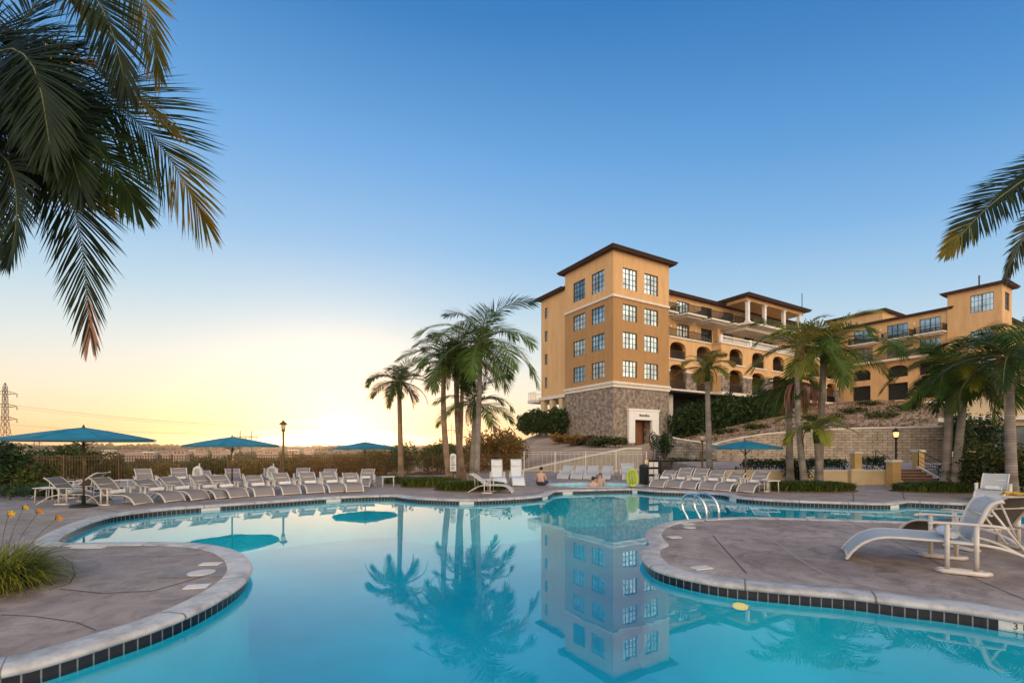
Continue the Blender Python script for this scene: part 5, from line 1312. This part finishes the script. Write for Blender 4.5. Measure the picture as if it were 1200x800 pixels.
# small side tables
def table(px, py, label, s=.5):
    p = gp(px, py); e = empty('side_table', (p.x, p.y, 0), .2, label, 'side table', 'small cream side tables between loungers')
    b = MB(); b.box(-.26,.26,-.26,.26,.42,.445); b.build('table_top', M['frame_white'], e)
    for x in (-.22,.22):
        for y in (-.22,.22): b = MB(); b.tube([(x,y,0),(x*.95,y*.95,.419)], .016, 6); b.build('leg', M['frame_white'], e)
table(58, 588, 'side table before the leftmost grey loungers')
table(146, 576, 'side table at the pole of the first teal umbrella')
table(297, 574, 'side table behind the middle of the left lounger row')
table(455, 570.5, 'side table between the last left lounger and the lone palm')
table(901, 576.5, 'side table at the right end of the right lounger row')

# ------------------------------------------------------------------ umbrellas
def umbrella(px, Y, rad, ztop, label, rz=.2, fold=.31):
    X = (px-600)/F*Y; e = empty('patio_umbrella', (X, Y, 0), rz, label, 'umbrella', 'teal market umbrellas round the pool')
    b = MB(); b.lathe([(.30,0),(.30,.04),(.26,.07),(.05,.09),(.045,.3)], n=24); b.build('base', M['dark_metal'], e)
    b = MB(); b.tube([(0,0,.05),(0,0,ztop-.02)], .027, 10); b.build('pole', M['bronze'], e)
    n = 8; c = MB(); k = 9; vs = []
    for i in range(k):
        t = i/(k-1); rr_ = rad*t
        for j in range(n*4):
            a = 2*pi*j/(n*4); m_ = abs(((j % 4)-2)/2) if True else 0
            edge = 1-.035*(1-m_)*t; sagz = .02*(1-m_)*t*4*(1-t)
            vs.append((cos(a)*rr_*edge, sin(a)*rr_*edge, ztop-fold*(t**1.12)-sagz))
    fs = [(i*n*4+j, i*n*4+(j+1) % (n*4), (i+1)*n*4+(j+1) % (n*4), (i+1)*n*4+j) for i in range(k-1) for j in range(n*4)]
    c.add(vs, fs); cn = c.build('canopy', M['teal'], e)
    v = MB(); base = vs[-n*4:]; v.add([p for p in base]+[(p[0]*1.003,p[1]*1.003,p[2]-.07) for p in base], [(j,(j+1) % (n*4),n*4+(j+1) % (n*4),n*4+j) for j in range(n*4)]); v.build('valance', M['teal_trim'], cn)
    for j in range(n):
        a = 2*pi*j/n; sm = MB(); sm.tube([(cos(a)*rad*t, sin(a)*rad*t, ztop-fold*(t**1.12)+.004) for t in (.02,.25,.5,.75,.995)], .007, 4); sm.build('seam', M['teal_trim'], cn)
    f = MB(); f.lathe([(.02,0),(.035,.02),(.02,.07),(.005,.09)], (0,0,ztop), 10); f.build('finial', M['bronze'], e)
    h = MB(); h.lathe([(.045,0),(.05,.03),(.045,.08)], (0,0,ztop-.55), 12); h.build('hub', M['bronze'], e)
    for j in range(n):
        a = 2*pi*j/n+2*pi/(n*4)*0; r_ = MB()
        pts = [(cos(a)*rad*t, sin(a)*rad*t, ztop-fold*(t**1.12)-.025) for t in (.02,.5,.97)]; r_.tube(pts, .010, 5)
        r_.tube([(cos(a)*.04, sin(a)*.04, ztop-.5),(cos(a)*rad*.42, sin(a)*rad*.42, ztop-fold*(.42**1.12)-.03)], .008, 5)
        r_.build('rib', M['bronze'], e)
umbrella(98, 12.75, 1.62, 2.16, 'largest teal umbrella, standing over the left loungers', .15)
umbrella(272, 17.4, 1.60, 2.02, 'teal umbrella between the metal lamp post and the first umbrella', .3)
umbrella(428, 23.6, 1.60, 1.92, 'teal umbrella beside the setting sun and the lone palm', .1)
umbrella(873.5, 19.3, 1.36, 1.90, 'bright teal umbrella behind the right lounger row', .25, .28)

# ------------------------------------------------------------------ lamp posts
def lamp_post(px, Y, z0, ztop, label, lit=False, s=1.0):
    X = (px-600)/F*Y; h = ztop-z0; e = empty('lamp_post', (X, Y, z0), 0, label, 'lamp post', 'bronze garden lamp posts'); pm = M['bronze'] if not lit else M['dark_metal']
    b = MB(); b.lathe([(.11,0),(.11,.12),(.07,.18),(.052,.3),(.045,h-.62),(.06,h-.58)], n=16); b.build('post', pm, e)
    hd = MB(); hd.lathe([(.07,h-.58),(.10,h-.54),(.10,h-.50),(.05,h-.49)], n=16); hd = hd.build('lantern', pm, e)
    g = MB(); g.lathe([(.085,h-.49),(.12,h-.24)], n=16); g.build('glass', M['lamp_glow'] if lit else M['lamp_glass'], hd)
    for k in range(4):
        a = pi/2*k; g = MB(); g.tube([(.09*cos(a),.09*sin(a),h-.49),(.127*cos(a),.127*sin(a),h-.23)], .008, 4); g.build('bar', pm, hd)
    g = MB(); g.lathe([(.20,h-.235),(.19,h-.19),(.09,h-.11),(.05,h-.07),(.03,h-.02),(.005,h)], n=20); g.build('lantern_roof', pm, hd)
lamp_post(332, 23.3, 0, 3.02, 'tall bronze lamp post between the second umbrella and the sun')
lamp_post(823, 24.0, 0, 2.5, 'bronze lamp post beside the small yellow-green palm')
lamp_post(1050, 24.5, TZ, 2.68, 'black lamp post with glowing amber lantern above the stairs', True)

# life rings on the left fence
def life_ring(px, py, Y, label):
    c = at(px, py, Y); e = empty('life_ring', (c.x, c.y, 0), -.4, label, 'life ring', 'white life rings by the left fence')
    b = MB(); b.tube([(0,.06,0),(0,.06,c.z+.42)], .022, 8); b.build('post', M['white'], e)
    t = MB(); n, m, R1, r1 = 28, 10, .25, .07
    vs = [((R1+r1*cos(2*pi*j/m))*cos(2*pi*i/n), r1*sin(2*pi*j/m)*.8, (R1+r1*cos(2*pi*j/m))*sin(2*pi*i/n)+c.z) for i in range(n) for j in range(m)]
    t.add(vs, [(i*m+j, ((i+1) % n)*m+j, ((i+1) % n)*m+(j+1) % m, i*m+(j+1) % m) for i in range(n) for j in range(m)], smooth=True); rg = t.build('ring', M['white'], e)
    t = MB()
    for k in range(4):
        a = pi/4+pi/2*k; t.tube([(cos(a)*.17,-.0,c.z+sin(a)*.17),(cos(a)*.25,-.072,c.z+sin(a)*.25),(cos(a)*.335,0,c.z+sin(a)*.335)], .02, 6)
    for k in range(5):
        t.tube([(-.13+.06*k,-.01,c.z-.15),(-.1+.055*k,-.03,c.z+.05),(0,.02,c.z+.3)], .010, 5)
    t.build('rope', M['cream'], rg)
life_ring(232, 555, 18.6, 'white life ring on a post behind the left loungers, the left one')
life_ring(319, 554.5, 19.6, 'white life ring on a post just left of the lamp post')
# rule sign at the palms
def sign():
    c = at(531, 543, 20.0); e = empty('pool_sign', (c.x, c.y, 0), 0, 'small white rules sign on a post at the palm cluster', 'sign')
    b = MB(); b.tube([(0,.03,0),(0,.03,1.25)], .02, 6); b.build('post', M['bronze'], e)
    b = MB()
    out = [(-.13,.62),(.13,.62),(.13,1.28)]+[(.13*cos(a),1.28+.10*sin(a)) for a in [pi*k/10 for k in range(1,10)]]+[(-.13,1.28)]
    n = len(out); b.add([(x,0,z) for x, z in out]+[(x,.02,z) for x, z in out], [tuple(range(n)), tuple(range(n,2*n))[::-1]]+[(i,(i+1) % n,n+(i+1) % n,n+i) for i in range(n)]); b.build('board', M['white'], e)
    b = MB(); r = random.Random(6)
    b.box(-.10,.10,-.004,-.001,.86,.885)
    for k, z in enumerate((1.27,1.22,1.17,1.12,1.07,1.02,.97,.92,.80,.76,.72,.68)): b.box(-.10,-.10+r.uniform(.12,.2),-.004,-.001,z,z+.016)
    b.build('print', M['drk'], e)
sign()
# towel cart, bin, green float
def cart():
    c = gp(771, 566.0); e = empty('towel_cart', (c.x, c.y, 0), .1, 'black towel cart with folded white towels in its open shelves', 'towel cart'); k = .84
    b = MB()
    b.box(-.95,.95,.25,.3,.1,1.5); b.box(-.95,-.9,-.3,.249,.1,1.5); b.box(.9,.95,-.3,.249,.1,1.5); b.box(-.04,.04,-.28,.249,.12,1.45)
    b.box(.1,.9,-.3,-.26,.1,1.4)
    for z in (.1,.55,1.0,1.45): b.box(-.899,.899,-.3,.249,z,z+.05)
    b.build('cabinet', M['plastic_black'], e)
    e.scale = (.56,.7,.72)
    for x in (-.8,.8): b = MB(); b.lathe([(.06,-.03),(.06,.03)], n=14); o = b.build('wheel', M['plastic_black'], e, (x,-.2,.06)); o.rotation_euler = (0,pi/2,0)
    return e
cart()
c = gp(771, 566.0)
for i, (x, z) in enumerate(((-.68,1.051),(-.28,1.051),(-.68,.601),(-.28,.601),(-.68,.151),(-.28,.151))):
    b = MB()
    for j in range(4): b.box(-.16+.004*(j % 2),.16-.004*(j % 3),-.24,.16,j*.085,j*.085+.078)
    o = b.build('folded_towels', M['towel'], loc=(c.x+x*.56, c.y-.06, z*.72)); o.scale = (.6,.7,.66)
    tag(o, 'stack of folded white towels, '+('left' if i % 2 == 0 else 'right')+' on the '+('top','middle','bottom')[i//2]+' shelf of the black cart', 'towel', 'folded towels in the cart')
c = gp(754.5, 567.5); e = empty('waste_bin', (c.x, c.y, 0), 0, 'black waste bin between the green float and the towel cart', 'bin'); e.scale = (.72,.72,.8)
b = MB(); b.lathe([(.24,0),(.27,.04),(.28,.95),(.29,.97)], n=18); b.build('body', M['plastic_black'], e)
b = MB(); b.lathe([(.30,.972),(.30,1.02),(.2,1.1),(.05,1.13)], n=18); b.build('lid', M['plastic_black'], e)
c = gp(738.5, 571.0); e = empty('pool_float', (c.x+.1, c.y, 0), 0, 'lime green oval float leaning upright beside the hot tub', 'pool float'); e.scale = (.78,1,.92)
b = MB(); out = []; n = 26
for k in range(n):
    a = 2*pi*k/n; out.append((.34*cos(a)*(1 if sin(a) < 0 else .92), .44+.42*sin(a)))
ring = []
for dy, sc in ((-.05,.8),(-.085,.92),(-.06,1.0),(.0,1.03),(.06,.98),(.085,.8)): ring += [(x*sc, dy, .44+(z-.44)*sc) for x, z in out]
fs = [(i*n+j, i*n+(j+1) % n, (i+1)*n+(j+1) % n, (i+1)*n+j) for i in range(5) for j in range(n)]+[tuple(range(n))[::-1], tuple(range(5*n,6*n))]
b.add(ring, fs, smooth=True); o = b.build('body', M['lime'], e); o.rotation_euler = (-.12, 0, 0)
b = MB()
for x in (-.14,0,.14): b.tube([(x,-.09,.16),(x,-.10,.44),(x,-.09,.74)], .03, 8)
o = b.build('ridges', M['lime'], e); o.rotation_euler = (-.12, 0, 0)

# ------------------------------------------------------------------ people
def body(name, joints, edges, mat_, parent=None, sub=2):
    me = bpy.data.meshes.new(name); me.from_pydata([j[:3] for j in joints], edges, []); me.materials.append(mat_)
    o = bpy.data.objects.new(name, me); COL.objects.link(o)
    md = o.modifiers.new('skin', 'SKIN'); md.use_smooth_shade = True
    if not me.skin_vertices: 
        bm = bmesh.new(); bm.from_mesh(me); bm.verts.layers.skin.verify(); bm.to_mesh(me); bm.free()
    for i, j in enumerate(joints):
        r_ = j[3]; me.skin_vertices[0].data[i].radius = (r_, r_ if len(j) < 5 else j[4])
    me.skin_vertices[0].data[0].use_root = True
    s = o.modifiers.new('sub', 'SUBSURF'); s.levels = sub; s.render_levels = sub
    bpy.context.view_layer.update()
    m2 = bpy.data.meshes.new_from_object(o.evaluated_get(bpy.context.evaluated_depsgraph_get()))
    bpy.data.objects.remove(o)
    for p_ in m2.polygons: p_.use_smooth = True
    if not m2.materials: m2.materials.append(mat_)
    o = bpy.data.objects.new(name, m2); COL.objects.link(o)
    if parent: o.parent = parent
    return o
def head(b, c, hairm, bun=False, long=False):
    b.ball((c[0], c[1], c[2]+.02), .086, .10, .105, 14)
    if long: b.ball((c[0], c[1]-.05, c[2]-.12), .085, .06, .16, 12)
def person_(loc, rz, label, joints, edges, hair, hc, long=False, cloth=None):
    e = empty('person', loc, rz, label, 'person'); e.scale = (.88,.88,.88)
    o = body('body', joints, edges, M['skin'], e)
    b = MB(); head(b, hc, hair, long=long); b.build('hair', M[hair], e)
    if cloth: body('swim_shorts', cloth[0], cloth[1], M['navy'], e)
    return e
# facing +y in local space; pelvis first
sit = [(0,0,.10,.15,.11),(0,.02,.30,.13,.10),(0,.05,.48,.16,.10),(0,.07,.58,.05),(0,.09,.66,.055),(0,.11,.76,.085,.09),(0,.115,.84,.07),
 (-.17,.06,.54,.055),(-.23,.12,.32,.042),(-.17,.28,.20,.034),(-.12,.33,.19,.03),(.17,.06,.54,.055),(.23,.12,.32,.042),(.17,.28,.20,.034),(.12,.33,.19,.03),
 (-.13,.10,.10,.095),(-.30,.38,.16,.065),(-.10,.52,.06,.045),(-.02,.56,.05,.035),(.13,.10,.10,.095),(.30,.38,.16,.065),(.10,.56,.08,.045),(.02,.62,.06,.035)]
sed = [(0,1),(1,2),(2,3),(3,4),(4,5),(5,6),(2,7),(7,8),(8,9),(9,10),(2,11),(11,12),(12,13),(13,14),(0,15),(15,16),(16,17),(17,18),(0,19),(19,20),(20,21),(21,22)]
sh = ([(0,0,.10,.165,.125),(-.14,.10,.11,.115),(-.29,.35,.165,.085),(.14,.10,.11,.115),(.29,.35,.165,.085)], [(0,1),(1,2),(0,3),(3,4)])
p = gp(633.5, 569.2); person_((p.x, p.y, .03), -.35, 'shirtless person in navy shorts sitting at the left rim of the hot tub', sit, sed, 'hair', (0,.10,.78), cloth=sh)
stand = [(0,0,-.35,.15,.11),(0,0,-.12,.13,.10),(0,.0,.12,.17,.105),(0,.0,.22,.055),(0,.01,.29,.055),(0,.015,.39,.082,.09),(0,.02,.46,.068),
 (-.19,.0,.17,.06),(-.26,.04,-.06,.045),(-.24,.16,-.22,.035),(.19,.0,.17,.06),(.26,.04,-.06,.045),(.24,.16,-.22,.035),(-.09,.02,-.55,.09),(.09,.02,-.55,.09)]
ste = [(0,1),(1,2),(2,3),(3,4),(4,5),(5,6),(2,7),(7,8),(8,9),(2,10),(10,11),(11,12),(0,13),(0,14)]
person_((3.40, 19.55, -.04), .15, 'bare-backed person with short dark hair standing in the hot tub', stand, ste, 'hair', (0,-.005,.41))
person_((4.05, 21.35, .02), 2.6, 'person with long brown hair at the far rim of the hot tub', stand, ste, 'hair_brown', (0,-.005,.41), True)
person_((3.78, 21.3, -.16), 3.0, 'fair bather low in the water at the back of the hot tub', stand, ste, 'hair_brown', (0,-.005,.41))

# ------------------------------------------------------------------ far things
def pylon(px, Y, ztop, label):
    X = (px-600)/F*Y; z0 = hz(X, Y)-1; h = ztop-z0; e = empty('transmission_tower', (X, Y, z0), .25, label, 'pylon')
    b = MB(); r_ = .16
    def wd(t): return lerp(4.2, 1.25, min(1, t/.55)) if t < .55 else lerp(1.25, .7, (t-.55)/.45)
    lv = [0,.1,.2,.3,.38,.46,.54,.61,.68,.75,.82,.89,.95]
    for a, c in zip(lv, lv[1:]):
        w0, w1 = wd(a), wd(c); z_0, z_1 = a*h, c*h
        cs = [(-1,-1),(1,-1),(1,1),(-1,1)]
        for i in range(4):
            x0, y0 = cs[i]; x1, y1 = cs[(i+1) % 4]
            b.tube([(x0*w0,y0*w0,z_0),(x0*w1,y0*w1,z_1)], r_, 4); b.tube([(x0*w0,y0*w0,z_0),(x1*w1,y1*w1,z_1)], r_*.6, 4); b.tube([(x1*w0,y1*w0,z_0),(x0*w1,y0*w1,z_1)], r_*.6, 4)
            b.tube([(x0*w1,y0*w1,z_1),(x1*w1,y1*w1,z_1)], r_*.6, 4)
    w1 = wd(.95)
    for x0, y0 in ((-1,-1),(1,-1),(1,1),(-1,1)): b.tube([(x0*w1,y0*w1,.95*h),(0,0,h)], r_, 4)
    b.build('lattice', M['galv'], e)
    for t in (.60,.74,.88):
        for s in (-1,1):
            a = MB(); z = t*h; w_ = wd(t); tip = (s*6.2,0,z)
            for y in (-w_, w_): a.tube([(s*w_,y,z+1.6),tip], r_*.8, 4); a.tube([(s*w_,y,z-.6),tip], r_*.8, 4)
            for q in (.35,.7): a.tube([(lerp(s*w_,s*6.2,q),0,z+1.6*(1-q)),(lerp(s*w_,s*6.2,q),0,z-.6*(1-q))], r_*.5, 4)
            a.tube([tip,(s*6.2,0,z-2.4)], r_*1.3, 5); a.build('cross_arm', M['galv'], e)
    return e
pylon(6, 300, at(6,448,300).z, 'tall steel lattice transmission tower at the left edge')
def hframe(px, Y, ztop, label):
    X = (px-600)/F*Y; z0 = hz(X, Y)-1; h = ztop-z0; e = empty('utility_pole', (X, Y, z0), 0, label, 'utility pole')
    for s in (-1,1): b = MB(); b.tube([(s*3.2,0,0),(s*3.0,0,h)], [.34,.22], 6); b.build('pole', M['galv'], e)
    b = MB(); b.box(-6.4,6.4,-.15,.15,h*.86,h*.86+.45); b.tube([(-3,0,h*.86),(3,0,h*.78)], .1, 4); b.tube([(3,0,h*.86),(-3,0,h*.78)], .1, 4); b.build('cross_arm', M['galv'], e)
    for x in (-6,0,6): b = MB(); b.tube([(x,0,h*.86-1.6),(x,0,h*.86)], .2, 6); b.build('insulator', M['galv'], e)
hframe(288, 250, at(288,504,250).z, 'twin-pole power line frame right above the second umbrella')
hframe(533, 420, at(533,497,420).z, 'distant power line frame seen between the palm trunks')
for px, py, Y, lab in ((46,515,380,'small distant pole right of the lattice tower, the nearer one'), (40,517,420,'small distant pole just right of the lattice tower'), (389,512,400,'distant pole just left of the sun')):
    X = (px-600)/F*Y; z0 = hz(X, Y); b = MB(); zt = at(px,py,Y).z-z0; b.tube([(0,0,0),(0,0,zt)], .3, 5); b.box(-2.4,2.4,-.2,.2,zt*.88,zt*.88+.4)
    tag(b.build('utility_pole', M['galv'], loc=(X,Y,z0)), lab, 'utility pole')
def wire(pts, sag, label, rad=.05):
    b = MB(); o = Vector(pts[0]); out = []
    for a, c in zip(pts, pts[1:]):
        a = Vector(a); c = Vector(c)
        for i in range(17): t = i/16; q = a.lerp(c, t)-o; q.z -= sag*4*t*(1-t); out.append(q)
    tag(b_tube(b, out, rad).build('power_line', M['galv'], loc=o), label, 'power line', 'power lines across the sunset sky')
def b_tube(b, out, rad): b.tube(out, rad, 4, smooth=False); return b
wire([at(12,474,296), at(288,499,250), at(560,497,420)], 1.5, 'highest power line across the yellow sky from the lattice tower', .07)
wire([at(12,477,302), at(288,501,252), at(560,499,424)], 1.5, 'second power line just under the highest one', .05)
wire([at(12,497,296), at(281,508,250), at(520,506,420)], 1.5, 'lower power line passing over the teal umbrellas', .06)
wire([at(12,512,296), at(295,512,250), at(520,510,420)], 1.5, 'lowest power line close above the hills', .05)
# houses across the valley
hr = random.Random(31); dirs = ['pale', 'cream', 'pinkish', 'tan']
hpos = [(100,532,420),(128,531,520),(147,533,380),(160,532,480),(176,533.5,430),(196,532,520),(212,533,400),(236,531,560),(258,532,470),(268,530,620),(308,530,540),(344,531,500),(362,529,640),(30,531,460),(62,532,400),(82,530,540),(318,532,430),(225,530,640)]
for i, (px, py, Y) in enumerate(sorted(hpos)):
    X = (px-600)/F*Y; z = at(px,py,Y).z; L_, D_, H_ = hr.uniform(7,12), 8, hr.uniform(2.6,3.6); flat = i % 3 == 1
    z = hz(X, Y)-.5; H_ += max(0, (at(px,py,Y).z-z))
    e = empty('house', (X, Y, z), hr.uniform(-.4,.4), ('white flat-roofed' if flat else 'tile-roofed')+' house across the valley, '+ORD[i+1]+' from the left', 'house', 'houses across the valley')
    b = MB(); b.box(-L_/2,L_/2,-D_/2,D_/2,-3,H_)
    b.build('wall', M['house'], e); b = MB()
    if flat: b.box(-L_/2-.4,L_/2+.4,-D_/2-.4,D_/2+.4,H_+.01,H_+.7)
    else:
        q = [(-L_/2-.5,-D_/2-.5,H_+.01),(L_/2+.5,-D_/2-.5,H_+.01),(L_/2+.5,D_/2+.5,H_+.01),(-L_/2-.5,D_/2+.5,H_+.01),(-L_/2+3,0,H_+2.2),(L_/2-3,0,H_+2.2)]
        b.add(q, [(0,3,2,1),(0,1,5,4),(1,2,5),(2,3,4,5),(3,0,4)])
    b.build('roof', M['white_roof'] if flat else M['house_roof'], e)
    for x in (-L_*.28, 0, L_*.28): b = MB(); b.box(x-.7,x+.7,-D_/2-.06,-D_/2-.005,H_-2.2,H_-.8); b.build('window', M['drk'], e)
# far wood
b = MB(); r = random.Random(13)
for _ in range(9000):
    px = r.uniform(-60, 560); Y = r.choice((r.uniform(200,450), r.uniform(450,1300))); X = (px-600)/F*Y; z = hz(X, Y); s = r.uniform(1.2,3.2)*(1+Y/900)
    if noise.noise(Vector((X*.006, Y*.004, 4))) < -.05: continue
    c = Vector((X, Y, z+s*.5))
    for k in range(2):
        a = r.uniform(0, pi); dx, dy = cos(a)*s, sin(a)*s
        b.add([(X-dx,Y-dy,z-.5),(X+dx,Y+dy,z-.5),(X+dx*.8,Y+dy*.8,z+s*.9),(X,Y,z+s*1.4),(X-dx*.9,Y-dy*.9,z+s*.8)], [(0,1,2,3,4)], r.choice((0,1)))
tag(b.build('far_wood', [M['leaf_dark'], M['leaf_olive']]), 'far woodland and scrub across the valley below the sunset', 'wood', None, 'stuff')
# haze
if HAZE > 0:
    b = MB(); b.box(-3700, 3700, -420, 3700, -32, 75); hm = bpy.data.materials.new('haze_air'); hm.use_nodes = True; nt = hm.node_tree; nt.nodes.clear()
    out = nt.nodes.new('ShaderNodeOutputMaterial'); pv_ = nt.nodes.new('ShaderNodeVolumePrincipled'); pv_.inputs['Density'].default_value = HAZE; pv_.inputs['Color'].default_value = (1,.86,.72,1); pv_.inputs['Anisotropy'].default_value = .8
    nt.links.new(pv_.outputs[0], out.inputs['Volume']); tag(b.build('haze', hm), 'thin warm evening haze filling the valley air', 'haze', None, 'stuff')
